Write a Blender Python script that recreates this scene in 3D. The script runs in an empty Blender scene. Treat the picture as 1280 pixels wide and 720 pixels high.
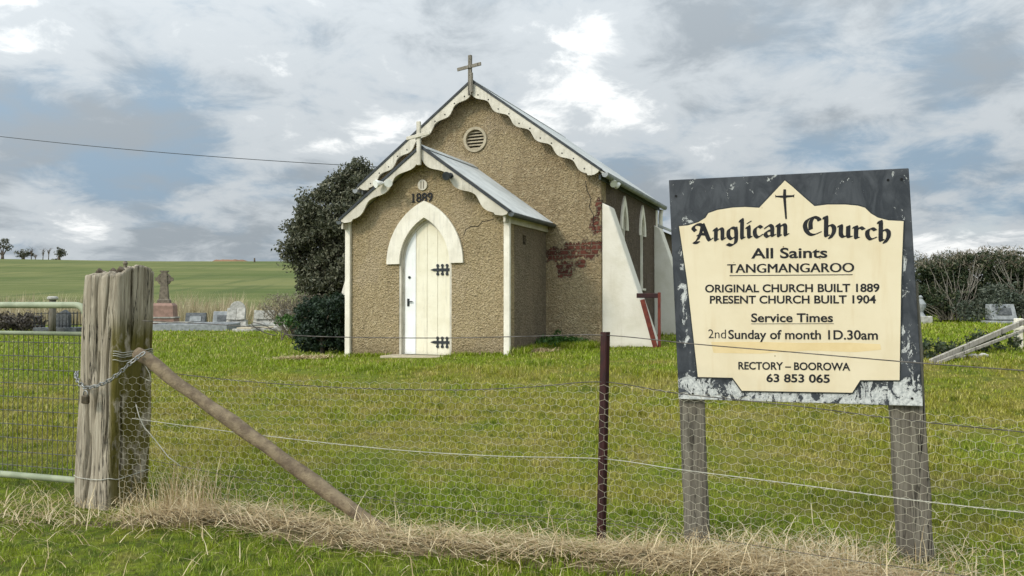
import bpy, bmesh, math, random
import numpy as np
from mathutils import Vector, Matrix, noise as mnoise

random.seed(7); rng = np.random.default_rng(11)
R = math.radians
SC = bpy.context.scene
COL = SC.collection

# ------------------------------------------------------------------ camera
F = 960.0; H = 1.25; PITCH = math.atan(18/960)
cam = bpy.data.cameras.new('camera'); cam.lens = 27; cam.sensor_width = 36; cam.clip_start = 0.05; cam.clip_end = 6000
camo = bpy.data.objects.new('camera', cam); COL.objects.link(camo)
camo.location = (0, 0, H); camo.rotation_euler = (math.pi/2 + PITCH, 0, 0)
SC.camera = camo

# ------------------------------------------------------------------ exposure
SC.view_settings.view_transform = 'Standard'; SC.view_settings.look = 'None'
SC.view_settings.gamma = 1; SC.view_settings.use_curve_mapping = False
SC.view_settings.exposure = 0.42

# ------------------------------------------------------------------ sun + sky
SUN = Vector((-0.66, -0.55, 0.62)).normalized()
sl = bpy.data.lights.new('sun', 'SUN'); sl.energy = 1.5; sl.angle = R(10); sl.color = (1, .91, .77)
so = bpy.data.objects.new('sun', sl); COL.objects.link(so)
so.rotation_euler = SUN.to_track_quat('Z', 'Y').to_euler(); so.location = (-20, -20, 30)

W = bpy.data.worlds.new('World'); SC.world = W; W.use_nodes = True
def world():
    nt = W.node_tree; nt.nodes.clear(); N = nt.nodes.new; L = nt.links.new
    def val(v): n = N('ShaderNodeValue'); n.outputs[0].default_value = v; return n.outputs[0]
    def m(op, a, b=None, c=None, clamp=False):
        n = N('ShaderNodeMath'); n.operation = op; n.use_clamp = clamp
        for i, s in enumerate((a, b, c)):
            if s is None: continue
            if isinstance(s, (int, float)): n.inputs[i].default_value = s
            else: L(s, n.inputs[i])
        return n.outputs[0]
    def mixc(f, a, b, t='MIX'):
        n = N('ShaderNodeMix'); n.data_type = 'RGBA'; n.blend_type = t
        if isinstance(f, (int, float)): n.inputs[0].default_value = f
        else: L(f, n.inputs[0])
        for s, i in ((a, 6), (b, 7)):
            if isinstance(s, tuple): n.inputs[i].default_value = (*s, 1)
            else: L(s, n.inputs[i])
        return n.outputs[2]
    def ramp(f, a, b):
        n = N('ShaderNodeMapRange'); n.interpolation_type = 'SMOOTHSTEP'
        L(f, n.inputs[0]); n.inputs[1].default_value = a; n.inputs[2].default_value = b
        return n.outputs[0]
    tc = N('ShaderNodeTexCoord'); nrm = N('ShaderNodeVectorMath'); nrm.operation = 'NORMALIZE'
    L(tc.outputs['Generated'], nrm.inputs[0]); d = nrm.outputs[0]
    sep = N('ShaderNodeSeparateXYZ'); L(d, sep.inputs[0]); x, y, z = sep.outputs
    zp = m('ADD', m('MAXIMUM', z, 0.0), 0.27)
    cmb = N('ShaderNodeCombineXYZ'); L(m('DIVIDE', x, zp), cmb.inputs[0]); L(m('DIVIDE', y, zp), cmb.inputs[1])
    P = cmb.outputs[0]
    def noi(scale, det, rough, off, dist=0.0):
        mp = N('ShaderNodeMapping'); L(P, mp.inputs[0]); mp.inputs['Location'].default_value = off
        n = N('ShaderNodeTexNoise'); L(mp.outputs[0], n.inputs['Vector'])
        n.inputs['Scale'].default_value = scale; n.inputs['Detail'].default_value = det
        n.inputs['Roughness'].default_value = rough; n.inputs['Distortion'].default_value = dist
        return n.outputs[0]
    def lump(px, py, k, amp):
        v = Vector(((px-640)/F, 1, -(py-378)/F)).normalized()
        n = N('ShaderNodeVectorMath'); n.operation = 'DOT_PRODUCT'; L(d, n.inputs[0]); n.inputs[1].default_value = v
        return m('MULTIPLY', m('POWER', m('MAXIMUM', n.outputs['Value'], 0.0), k), amp)
    big = noi(1.5, 9, .5, (3.1, 1.7, 0), .15)
    for a in ((715, 55, 190, .22), (1010, 40, 90, -.15), (140, 210, 90, -.14), (70, 280, 500, .14), (400, 60, 200, .06), (1200, 20, 200, -.06), (560, 90, 160, .10),
              (1170, 215, 120, .1), (820, 210, 200, -.06), (300, 90, 80, .05), (650, 190, 90, -.04)):
        big = m('ADD', big, lump(*a))
    fine = noi(5.2, 10, .64, (9.3, 4.2, 1), .35)
    v = m('ADD', m('MULTIPLY', big, .62), m('MULTIPLY', fine, .40))
    blue = noi(2.4, 7, .5, (21, 2, 3), .2)
    dark = mixc(ramp(blue, .42, .62), (.265, .30, .33), (.225, .305, .385))
    c1 = mixc(ramp(v, .43, .565), dark, (.43, .465, .49))
    c2 = mixc(ramp(v, .575, .68), c1, (.80, .81, .80))
    # brighter overhead, and brightest where the sun sits behind the cloud
    nz = N('ShaderNodeVectorMath'); nz.operation = 'DOT_PRODUCT'; L(d, nz.inputs[0]); nz.inputs[1].default_value = SUN
    glow = m('POWER', m('MAXIMUM', m('MULTIPLY_ADD', nz.outputs['Value'], .5, .5), 0.0), 5.0)
    k = m('ADD', m('MULTIPLY_ADD', m('POWER', m('MAXIMUM', z, 0), 1.6), 1.7, .92), m('MULTIPLY', glow, 3.2))
    lum = N('ShaderNodeVectorMath'); lum.operation = 'SCALE'; L(c2, lum.inputs[0]); L(m('MULTIPLY', k, 10.0), lum.inputs['Scale'])
    sky = N('ShaderNodeTexSky'); sky.sky_type = 'NISHITA'; sky.sun_disc = False
    sky.sun_elevation = math.asin(SUN.z); sky.sun_rotation = math.atan2(SUN.x, SUN.y)
    gap = m('MULTIPLY', ramp(blue, .60, .76), .12)
    col = mixc(gap, lum.outputs[0], sky.outputs[0])
    # thin pale band low on the horizon
    bg = N('ShaderNodeBackground'); bg.inputs[1].default_value = 0.1; L(col, bg.inputs[0])
    out = N('ShaderNodeOutputWorld'); L(bg.outputs[0], out.inputs[0])
world()

# ------------------------------------------------------------------ projection helpers
cP, sP = math.cos(PITCH), math.sin(PITCH)
def ray(px, py):
    v = -(py-360)/F
    return Vector(((px-640)/F, cP - sP*v, sP + cP*v))
def at(px, py, Y):
    r = ray(px, py); t = Y/r.y
    return Vector((r.x*t, Y, H + r.z*t))

# ------------------------------------------------------------------ object helpers
def link(o, parent=None):
    COL.objects.link(o)
    if parent is not None: o.parent = parent
    return o
def tag(o, label=None, cat=None, group=None, kind=None):
    if label: o['label'] = label
    if cat: o['category'] = cat
    if group: o['group'] = group
    if kind: o['kind'] = kind
    return o
def thing(name, label, cat, loc=(0, 0, 0), rz=0, group=None):
    o = bpy.data.objects.new(name, None); o.empty_display_size = .2; link(o)
    o.location = loc; o.rotation_euler = (0, 0, rz)
    return tag(o, label, cat, group)
class MB:
    def __init__(s): s.v = []; s.f = []; s.sm = []
    def add(s, vs, fs, smooth=False):
        b = len(s.v); s.v += [tuple(v) for v in vs]
        for f in fs: s.f.append([i+b for i in f]); s.sm.append(smooth)
    def box(s, c, size, rot=None):
        x, y, z = [a/2 for a in size]
        vs = [Vector((i*x, j*y, k*z)) for i in (-1, 1) for j in (-1, 1) for k in (-1, 1)]
        M = rot if rot is not None else Matrix.Identity(3)
        vs = [M @ v + Vector(c) for v in vs]
        s.add(vs, [(0,1,3,2), (4,6,7,5), (0,4,5,1), (2,3,7,6), (0,2,6,4), (1,5,7,3)])
    def box2(s, a, b):
        s.box([(p+q)/2 for p, q in zip(a, b)], [abs(q-p) for p, q in zip(a, b)])
    def bar(s, p, q, w, h=None, up=(0, 0, 1), bevel=0):
        p, q = Vector(p), Vector(q); h = h or w; d = (q-p); L = d.length; d.normalize()
        u = Vector(up); sx = d.cross(u)
        if sx.length < 1e-4: sx = d.cross(Vector((1, 0, 0)))
        sx.normalize(); sz = sx.cross(d)
        s.box((p+q)/2, (w, L, h), Matrix((sx, d, sz)).transposed())
    def prism(s, poly, fr, y0, y1):
        # poly in 2D; fr(u,v,w)->Vector
        n = len(poly)
        vs = [fr(u, v, y0) for u, v in poly] + [fr(u, v, y1) for u, v in poly]
        s.add(vs, [list(range(n))[::-1], list(range(n, 2*n))] + [(i, (i+1) % n, n+(i+1) % n, n+i) for i in range(n)])
    def tube(s, pts, r, n=8, cap=True):
        pts = [Vector(p) for p in pts]; rs = r if isinstance(r, (list, tuple)) else [r]*len(pts)
        vs = []; prev = None
        for i, p in enumerate(pts):
            t = (pts[min(i+1, len(pts)-1)] - pts[max(i-1, 0)]).normalized()
            if prev is None:
                a = t.orthogonal().normalized()
            else:
                a = (prev - t*prev.dot(t))
                a = a.normalized() if a.length > 1e-6 else t.orthogonal().normalized()
            prev = a; b = t.cross(a)
            vs += [p + (a*math.cos(k*2*math.pi/n) + b*math.sin(k*2*math.pi/n))*rs[i] for k in range(n)]
        fs = []
        for i in range(len(pts)-1):
            for k in range(n):
                fs.append((i*n+k, i*n+(k+1) % n, (i+1)*n+(k+1) % n, (i+1)*n+k))
        s.add(vs, fs, True)
        if cap:
            b = len(s.v) - len(vs)
            s.f.append([b+k for k in range(n)][::-1]); s.sm.append(False)
            s.f.append([b+(len(pts)-1)*n+k for k in range(n)]); s.sm.append(False)
    def lathe(s, prof, c, n=20, axis='Z'):
        vs = []
        for r, h in prof:
            for k in range(n):
                a = k*2*math.pi/n; p = (r*math.cos(a), r*math.sin(a), h)
                if axis == 'Y': p = (p[0], p[2], p[1])
                vs.append(Vector(p) + Vector(c))
        fs = [(i*n+k, i*n+(k+1) % n, (i+1)*n+(k+1) % n, (i+1)*n+k) for i in range(len(prof)-1) for k in range(n)]
        fs += [list(range(n))[::-1], [(len(prof)-1)*n+k for k in range(n)]]
        s.add(vs, fs, False)
    def build(s, name, mat, parent=None, bevel=0, fix=True):
        me = bpy.data.meshes.new(name); me.from_pydata(s.v, [], s.f); me.update()
        me.polygons.foreach_set('use_smooth', s.sm)
        if fix:
            bm = bmesh.new(); bm.from_mesh(me); bmesh.ops.recalc_face_normals(bm, faces=bm.faces)
            if bevel:
                bmesh.ops.remove_doubles(bm, verts=bm.verts, dist=1e-5)
                es = [e for e in bm.edges if len(e.link_faces) == 2 and e.calc_face_angle(0) > .6]
                bmesh.ops.bevel(bm, geom=es, offset=bevel, segments=1, affect='EDGES', clamp_overlap=True)
            bm.to_mesh(me); bm.free()
        me.materials.append(mat)
        return link(bpy.data.objects.new(name, me), parent)
def raw_mesh(name, V, loops, counts, mat, parent=None, smooth=False):
    me = bpy.data.meshes.new(name)
    me.vertices.add(len(V)); me.vertices.foreach_set('co', np.asarray(V, np.float32).ravel())
    me.loops.add(len(loops)); me.loops.foreach_set('vertex_index', np.asarray(loops, np.int32))
    me.polygons.add(len(counts)); st = np.zeros(len(counts), np.int32); st[1:] = np.cumsum(counts)[:-1]
    me.polygons.foreach_set('loop_start', st)
    me.update(calc_edges=True); me.validate()
    if smooth: me.polygons.foreach_set('use_smooth', np.ones(len(counts), bool))
    me.materials.append(mat)
    return link(bpy.data.objects.new(name, me), parent)

# ------------------------------------------------------------------ material helpers
class NB:
    def __init__(s, name):
        s.m = bpy.data.materials.new(name); s.m.use_nodes = True; s.nt = s.m.node_tree
        s.b = s.nt.nodes['Principled BSDF']; s.out = s.nt.nodes['Material Output']
    def n(s, t): return s.nt.nodes.new(t)
    def l(s, a, b): s.nt.links.new(a, b)
    def co(s, which='Object', scale=(1, 1, 1), loc=(0, 0, 0)):
        t = s.n('ShaderNodeTexCoord'); mp = s.n('ShaderNodeMapping'); s.l(t.outputs[which], mp.inputs[0])
        mp.inputs['Scale'].default_value = scale; mp.inputs['Location'].default_value = loc; return mp.outputs[0]
    def pos(s, scale=(1, 1, 1)):
        t = s.n('ShaderNodeNewGeometry'); mp = s.n('ShaderNodeMapping'); s.l(t.outputs['Position'], mp.inputs[0])
        mp.inputs['Scale'].default_value = scale; return mp.outputs[0]
    def noise(s, v, scale, det=4, rough=.55, dist=0):
        t = s.n('ShaderNodeTexNoise'); s.l(v, t.inputs['Vector']); t.inputs['Scale'].default_value = scale
        t.inputs['Detail'].default_value = det; t.inputs['Roughness'].default_value = rough; t.inputs['Distortion'].default_value = dist
        return t.outputs[0]
    def vor(s, v, scale, feat='F1', out='Distance'):
        t = s.n('ShaderNodeTexVoronoi'); s.l(v, t.inputs['Vector']); t.inputs['Scale'].default_value = scale; t.feature = feat
        return t.outputs[out]
    def math(s, op, a, b=None, c=None, clamp=False):
        n = s.n('ShaderNodeMath'); n.operation = op; n.use_clamp = clamp
        for i, q in enumerate((a, b, c)):
            if q is None: continue
            if isinstance(q, (int, float)): n.inputs[i].default_value = q
            else: s.l(q, n.inputs[i])
        return n.outputs[0]
    def rng(s, f, a, b, c=0., d=1., smooth=True):
        n = s.n('ShaderNodeMapRange'); n.interpolation_type = 'SMOOTHSTEP' if smooth else 'LINEAR'
        s.l(f, n.inputs[0])
        for i, q in enumerate((a, b, c, d)): n.inputs[i+1].default_value = q
        return n.outputs[0]
    def mix(s, f, a, b, t='MIX'):
        n = s.n('ShaderNodeMix'); n.data_type = 'RGBA'; n.blend_type = t
        if isinstance(f, (int, float)): n.inputs[0].default_value = f
        else: s.l(f, n.inputs[0])
        for q, i in ((a, 6), (b, 7)):
            if isinstance(q, tuple): n.inputs[i].default_value = (*q, 1)
            else: s.l(q, n.inputs[i])
        return n.outputs[2]
    def ramp(s, f, stops):
        n = s.n('ShaderNodeValToRGB'); s.l(f, n.inputs[0]); e = n.color_ramp.elements
        while len(e) < len(stops): e.new(.5)
        for q, (p, c) in zip(e, stops): q.position = p; q.color = (*c, 1)
        return n.outputs[0]
    def sep(s, v): n = s.n('ShaderNodeSeparateXYZ'); s.l(v, n.inputs[0]); return n.outputs
    def island(s): return s.n('ShaderNodeNewGeometry').outputs['Random Per Island']
    def bump(s, h, strength=.5, dist=.02):
        n = s.n('ShaderNodeBump'); s.l(h, n.inputs['Height']); n.inputs['Strength'].default_value = strength
        n.inputs['Distance'].default_value = dist; s.l(n.outputs[0], s.b.inputs['Normal'])
    def fin(s, col, rough=.85, spec=.3, metal=0):
        if isinstance(col, tuple): s.b.inputs['Base Color'].default_value = (*col, 1)
        else: s.l(col, s.b.inputs['Base Color'])
        if isinstance(rough, (int, float)): s.b.inputs['Roughness'].default_value = rough
        else: s.l(rough, s.b.inputs['Roughness'])
        s.b.inputs['Specular IOR Level'].default_value = spec; s.b.inputs['Metallic'].default_value = metal
        return s.m
def simple(name, a, b, scale=6, rough=.7, metal=0, bs=.2, bd=.004, spec=.3, stretch=(1, 1, 1)):
    k = NB(name); v = k.co(scale=stretch); n = k.noise(v, scale, 6, .6)
    k.bump(k.noise(v, scale*5, 4, .6), bs, bd)
    return k.fin(k.mix(k.rng(n, .35, .65), a, b), rough, spec, metal)

M = {}
M['white'] = simple('white_paint', (.74, .69, .575), (.64, .59, .48), 3, .6)
M['trim'] = simple('weathered_white_trim', (.68, .625, .515), (.48, .44, .35), 5, .7)
M['black'] = simple('black_metal', (.012, .016, .018), (.03, .034, .036), 8, .5)
M['dark'] = simple('dark_hole', (.008, .008, .008), (.014, .013, .012), 8, .9)
M['zinc'] = simple('corrugated_zinc', (.47, .475, .45), (.36, .365, .345), 2.0, .75, .0, .1)
M['galv'] = simple('galvanised_wire', (.33, .32, .27), (.46, .44, .36), 30, .6, .2)
M['rustwire'] = simple('dull_wire', (.055, .048, .042), (.13, .115, .10), 20, .7, .2)
M['redsteel'] = simple('maroon_steel', (.042, .010, .009), (.024, .008, .008), 14, .6)
M['redrust'] = simple('red_oxide_steel', (.16, .035, .020), (.10, .020, .014), 10, .7)
M['concrete'] = simple('pale_concrete', (.42, .36, .25), (.34, .29, .20), 8, .9)
M['greystone'] = simple('grey_stone', (.30, .31, .31), (.20, .21, .21), 5, .9)
M['darkstone'] = simple('dark_granite', (.055, .06, .062), (.11, .115, .115), 9, .6)
M['whitestone'] = simple('white_marble', (.46, .44, .39), (.27, .26, .225), 6, .85)
M['pinkstone'] = simple('pink_sandstone', (.32, .20, .155), (.23, .145, .11), 4, .85)
M['brownstone'] = simple('lichened_sandstone', (.20, .165, .12), (.12, .10, .075), 7, .9)
M['lampwhite'] = simple('white_plastic', (.75, .74, .68), (.66, .65, .6), 5, .4)
M['glass'] = simple('pale_window_glass', (.30, .33, .33), (.22, .25, .26), 3, .15, 0, .05, .002, .6)
M['ink'] = simple('black_lettering', (.010, .010, .012), (.018, .018, .020), 40, .8)
M['brass'] = simple('tarnished_padlock', (.10, .075, .045), (.055, .045, .03), 40, .5, .5)

def stucco(name, a, b, c, brick=None, rough_s=1.0):
    k = NB(name); v = k.co()
    big = k.noise(v, 1.1, 5, .6); mid = k.noise(v, 9, 5, .65); peb = k.vor(v, 42); peb2 = k.vor(v, 20)
    worm = k.noise(v, 26, 5, .66, .3)
    col = k.mix(k.rng(big, .35, .68), a, b)
    col = k.mix(k.rng(mid, .45, .72), col, c)
    col = k.mix(k.math('MULTIPLY', k.rng(worm, .50, .36), .75), col, tuple(q*.42 for q in c)); col = k.mix(k.math('MULTIPLY', k.rng(worm, .55, .68), .5), col, tuple(min(q*1.35, .8) for q in c))
    x, y, z = k.sep(v)
    stk = k.noise(k.co(scale=(5, 5, .55)), 1.3, 6, .65); patch = k.noise(v, .7, 3, .5)
    col = k.mix(k.math('MULTIPLY', k.rng(stk, .52, .72), .42), col, tuple(q*.55 for q in b)); col = k.mix(k.math('MULTIPLY', k.rng(patch, .52, .60), .28), col, tuple(q*.9 for q in (c[0], c[1]*1.0, c[2]*1.15)))
    damp = k.math('MULTIPLY', k.rng(k.math('ADD', z, k.math('MULTIPLY', mid, .7)), 1.05, .4), .6)
    col = k.mix(damp, col, tuple(q*.55 for q in b))
    h = k.math('ADD', k.math('MULTIPLY', worm, .9), k.math('ADD', k.math('MULTIPLY', peb, .45), k.math('MULTIPLY', peb2, .5)))
    h = k.math('ADD', h, k.math('MULTIPLY', mid, .5))
    if brick:
        nn = k.math('MULTIPLY_ADD', k.noise(v, 7, 7, .72), 3.2, -1.6)
        dmin = None
        for cx, cz, rx, rz in brick:
            dx = k.math('MULTIPLY', k.math('SUBTRACT', x, cx), 1/rx); dz = k.math('MULTIPLY', k.math('SUBTRACT', z, cz), 1/rz)
            dd = k.math('SQRT', k.math('ADD', k.math('MULTIPLY', dx, dx), k.math('MULTIPLY', dz, dz)))
            dmin = dd if dmin is None else k.math('MINIMUM', dmin, dd)
        mask = k.rng(k.math('ADD', dmin, nn), 1.02, .94)
        cm = k.n('ShaderNodeCombineXYZ'); k.l(x, cm.inputs[0]); k.l(z, cm.inputs[1])
        br = k.n('ShaderNodeTexBrick'); k.l(cm.outputs[0], br.inputs['Vector'])
        br.inputs['Scale'].default_value = 1; br.inputs['Brick Width'].default_value = .26; br.inputs['Row Height'].default_value = .105
        br.inputs['Mortar Size'].default_value = .011; br.inputs['Mortar Smooth'].default_value = .2
        br.inputs['Color1'].default_value = (.075, .026, .019, 1); br.inputs['Color2'].default_value = (.14, .048, .032, 1)
        br.inputs['Mortar'].default_value = (.15, .115, .08, 1)
        rim = k.rng(k.math('ADD', dmin, nn), 1.22, 1.02)
        col = k.mix(k.math('MULTIPLY', rim, .5), col, (.40, .33, .22))
        skim = k.math('MULTIPLY', k.rng(k.noise(v, 15, 5, .6), .54, .62), .8); mask = k.math('MULTIPLY', mask, k.math('SUBTRACT', 1.0, skim))
        col = k.mix(mask, col, br.outputs['Color'])
        h2 = k.math('SUBTRACT', k.math('MULTIPLY', br.outputs['Fac'], -.5), 1.6)
        mx = k.n('ShaderNodeMix'); k.l(mask, mx.inputs[0]); k.l(h, mx.inputs[2]); k.l(h2, mx.inputs[3]); h = mx.outputs[0]
    k.bump(h, 1.0, .055*rough_s)
    return k.fin(col, .95, .15)
M['stucco'] = stucco('tan_roughcast', (.40, .31, .175), (.34, .26, .145), (.49, .39, .24))
M['stucco_nave'] = stucco('tan_roughcast_nave', (.395, .305, .175), (.32, .24, .135), (.50, .40, .25),
    brick=[(2.20, 2.33, .42, .17), (2.62, 2.42, .38, .16), (2.95, 2.42, .27, .22), (3.1, 2.95, .12, .2), (2.35, 2.0, .20, .20), (2.75, 2.12, .13, .10), (3.16, 3.35, .07, .2)], rough_s=1.25)
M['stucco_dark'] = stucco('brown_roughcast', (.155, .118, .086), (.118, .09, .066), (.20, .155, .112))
M['stucco_porch_side'] = stucco('greyed_shaded_roughcast', (.235, .185, .125), (.185, .15, .10), (.275, .22, .15))  # greyer than the front, with part of the side wall's shade in the colour

def paint(name, a, b, grime=.4, base=None, sc=1.0):
    k = NB(name); v = k.co(); x, y, z = k.sep(v); n = k.noise(v, 3*sc, 6, .6); st = k.noise(k.co(scale=(9, 9, .8)), 1.5*sc, 7, .65); f = k.noise(v, 30*sc, 6, .7)
    col = k.mix(k.rng(n, .35, .65), a, b)
    col = k.mix(k.math('MULTIPLY', k.rng(st, .50, .74), grime), col, tuple(q*.48 for q in b))
    col = k.mix(k.math('MULTIPLY', k.rng(f, .60, .68), grime), col, (.20, .17, .12))
    if base is not None:
        col = k.mix(k.math('MULTIPLY', k.rng(k.math('MULTIPLY_ADD', f, .5, z), base+.55, base+.2), .6), col, (.24, .20, .12))
    k.bump(k.math('ADD', f, st), .3, .006); return k.fin(col, .7, .3)
M['white'] = paint('white_paint', (.76, .71, .60), (.66, .61, .50), .35)
M['trim'] = paint('weathered_white_trim', (.60, .555, .46), (.47, .43, .345), .55)
M['doorcream'] = paint('cream_door_paint', (.75, .70, .55), (.69, .635, .48), .30, .0)
M['doorwhite'] = paint('white_door_paint', (.80, .80, .78), (.74, .74, .71), .25, .0)
def buttress_mat():
    k = NB('limewashed_render'); v = k.co(); n = k.noise(v, 1.8, 6, .6); st = k.noise(k.co(scale=(6, 6, .7)), 1.2, 5, .6)
    col = k.mix(k.rng(n, .4, .7), (.66, .62, .53), (.58, .54, .44))
    col = k.mix(k.math('MULTIPLY', k.rng(st, .55, .75), .35), col, (.48, .43, .34))
    x, y, z = k.sep(v)
    col = k.mix(k.math('MULTIPLY', k.rng(k.math('ADD', z, k.math('MULTIPLY', n, .5)), .62, .45), .55), col, (.33, .29, .2))
    k.bump(k.noise(v, 14, 5, .6), .35, .02)
    return k.fin(col, .9, .2)
M['limewash'] = buttress_mat()

def board_mat():
    k = NB('flaking_black_and_white_paint'); v = k.co(); x, y, z = k.sep(v)
    n = k.noise(k.co(scale=(1.3, 1, .8)), 12, 10, .72, 1.0); n2 = k.noise(k.co(scale=(2.2, 1, 1)), 5, 6, .6, 1.5); f = k.noise(v, 60, 5, .65)
    low = k.rng(z, .93, .80)             # more flaked low down
    xs = k.math('ABSOLUTE', k.math('SUBTRACT', k.math('MULTIPLY_ADD', z, .0435, x), .667))
    sideL = k.math('MULTIPLY', k.math('MULTIPLY', k.rng(xs, .40, .47), k.rng(xs, .56, .52)), k.rng(z, 1.72, 1.60))
    amt = k.math('ADD', k.math('MULTIPLY', n, .75), k.math('MULTIPLY', f, .25))
    thr = k.math('SUBTRACT', .605, k.math('ADD', k.math('MULTIPLY', low, .125), k.math('MULTIPLY', sideL, .06)))
    white = k.rng(k.math('SUBTRACT', amt, thr), -.012, .014)
    black = k.mix(k.rng(n2, .35, .7), (.016, .019, .024), (.055, .06, .068))
    wcol = k.mix(k.rng(f, .4, .65), (.56, .56, .53), (.30, .31, .30))
    col = k.mix(white, black, wcol)
    k.bump(k.math('ADD', k.math('MULTIPLY', white, -.5), k.math('MULTIPLY', f, .3)), .5, .004)
    return k.fin(col, k.rng(n2, .3, .7, .42, .7), .4)
M['board'] = board_mat()
def panel_mat():
    k = NB('cream_sign_paint'); v = k.co(); n = k.noise(v, 3.5, 6, .6); s1 = k.vor(v, 11); st = k.noise(k.co(scale=(7, 1, .8)), 2, 6, .6)
    col = k.mix(k.rng(n, .35, .7), (.68, .585, .41), (.63, .53, .355))
    col = k.mix(k.math('MULTIPLY', k.rng(st, .50, .75), .40), col, (.55, .41, .22))
    col = k.mix(k.rng(s1, .045, .030), col, (.16, .09, .03))
    return k.fin(col, .5, .3)
M['panel'] = panel_mat()
M['patch'] = simple('faded_overpaint', (.68, .53, .29), (.63, .48, .25), 8, .6)

def wood(name, a, b, c, moss=0.0, sc=1.0):
    k = NB(name); v = k.co(scale=(1, 1, .045)); g = k.noise(v, 48*sc, 9, .7, .4); g2 = k.noise(k.co(scale=(1, 1, .05)), 80*sc, 5, .6)
    big = k.noise(k.co(), 4*sc, 5, .6); ck = k.noise(k.co(scale=(1, 1, .045)), 20*sc, 5, .6, .25)
    col = k.mix(k.rng(g, .36, .62), a, b); col = k.mix(k.rng(g2, .56, .72), col, c)
    col = k.mix(k.math('MULTIPLY', k.rng(big, .5, .75), .4), col, b)
    line = k.rng(k.math('ABSOLUTE', k.math('SUBTRACT', ck, .5)), .016, .004); line = k.math('MULTIPLY', line, k.rng(k.noise(k.co(scale=(1, 1, .3)), 7*sc, 4, .6), .44, .60))
    col = k.mix(line, col, tuple(q*.35 for q in c))
    if moss:
        x, y, z = k.sep(k.co())
        mm = k.math('MULTIPLY', k.rng(k.noise(k.co(scale=(1, 1, .5)), 9, 6, .65), .36, .47), k.rng(x, .095, .13))
        mm = k.math('MULTIPLY', mm, k.rng(z, 1.22, 1.0))
        col = k.mix(k.math('MULTIPLY', mm, moss), col, (.105, .088, .012))
    k.bump(k.math('SUBTRACT', k.math('ADD', g, k.math('MULTIPLY', g2, .6)), line), .9, .014)
    return k.fin(col, .92, .2)
M['postwood'] = wood('weathered_grey_timber', (.43, .375, .285), (.255, .215, .155), (.07, .06, .04), .95)
M['signpost'] = wood('dark_grey_timber', (.20, .18, .14), (.115, .10, .078), (.04, .034, .028), 0)
M['polewood'] = wood('brown_rail_timber', (.25, .195, .125), (.165, .125, .08), (.06, .045, .03), 0)
M['polebark'] = simple('weathered_round_pole', (.235, .18, .11), (.13, .095, .06), 16, .9, 0, .8, .012)
M['crosswood'] = wood('bare_grey_timber', (.27, .245, .20), (.17, .15, .12), (.06, .05, .04), 0, .6)
M['palewood'] = wood('silvered_plank', (.42, .39, .33), (.30, .27, .22), (.12, .10, .08), 0, .6)
M['bark'] = wood('grey_bark', (.16, .13, .10), (.09, .07, .05), (.04, .03, .02), 0, .3)

def leafmat(name, a, b, c=None):
    k = NB(name); r = k.island()
    col = k.ramp(r, [(0, a), (.6, b), (1, c or b)])
    k.b.inputs['Subsurface Weight'].default_value = 0
    m = k.fin(col, .55, .35)
    tr = k.n('ShaderNodeBsdfTranslucent'); k.l(col, tr.inputs[0]); mx = k.n('ShaderNodeMixShader'); mx.inputs[0].default_value = .25
    k.l(k.b.outputs[0], mx.inputs[1]); k.l(tr.outputs[0], mx.inputs[2]); k.l(mx.outputs[0], k.out.inputs[0])
    return m
M['leaf_gum'] = leafmat('dull_olive_leaves', (.036, .042, .022), (.088, .092, .050), (.22, .21, .14))
M['leaf_dark'] = leafmat('dark_green_leaves', (.010, .022, .013), (.022, .042, .020), (.05, .075, .038))
M['leaf_green'] = leafmat('green_leaves', (.025, .075, .012), (.05, .12, .02), (.10, .17, .03))
M['leaf_dry'] = leafmat('brown_twigs', (.12, .10, .07), (.20, .165, .12), (.28, .24, .17))
M['leaf_mix'] = leafmat('dusty_shrub_leaves', (.018, .034, .014), (.042, .060, .024), (.12, .12, .06))
M['twig_tip'] = leafmat('dry_twig_tips', (.13, .11, .075), (.20, .17, .12), (.30, .26, .19))
M['straw'] = leafmat('dry_straw', (.27, .19, .09), (.55, .42, .235), (.78, .66, .43))
M['tallgrass'] = leafmat('tall_dry_grass_blades', (.28, .225, .125), (.42, .35, .21), (.56, .48, .31))

def green_at(k, p):
    """lawn colour by place: fresh green, olive, and dry tan patches"""
    n1 = k.noise(p, .55, 5, .6); n2 = k.noise(p, 2.3, 5, .6); n3 = k.noise(p, 9, 4, .6)
    x, y, z = k.sep(p)
    fresh = (.185, .245, .009); olive = (.240, .235, .022); dry = (.34, .285, .085); deep = (.06, .11, .006)
    # a dry, trampled band runs between the fence and the church
    band = k.math('MULTIPLY', k.rng(y, 5.0, 7.5), k.rng(y, 12.5, 9.0))
    f = k.math('ADD', k.math('MULTIPLY', n1, .6), k.math('MULTIPLY', n2, .4))
    f = k.math('ADD', f, k.math('MULTIPLY', band, .07))
    wet = k.math('MULTIPLY', k.rng(k.math('MULTIPLY_ADD', x, .3, y), 5.3, 4.5), k.rng(n2, .38, .55)); f = k.math('SUBTRACT', f, k.math('MULTIPLY', wet, .16))
    front = k.math('MULTIPLY', k.rng(y, 12.0, 14.5), .10); f = k.math('SUBTRACT', f, front)
    col = k.mix(k.rng(f, .40, .58), fresh, olive)
    col = k.mix(k.math('MULTIPLY', k.rng(k.math('ADD', k.math('MULTIPLY', n2, .6), k.math('MULTIPLY', f, .4)), .50, .66), .75), col, dry)
    col = k.mix(k.math('MULTIPLY', k.rng(k.math('SUBTRACT', k.math('ADD', k.math('MULTIPLY', n3, .5), k.math('MULTIPLY', n2, .5)), k.math('MULTIPLY', wet, .10)), .47, .37), .8), col, deep)
    return col
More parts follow.
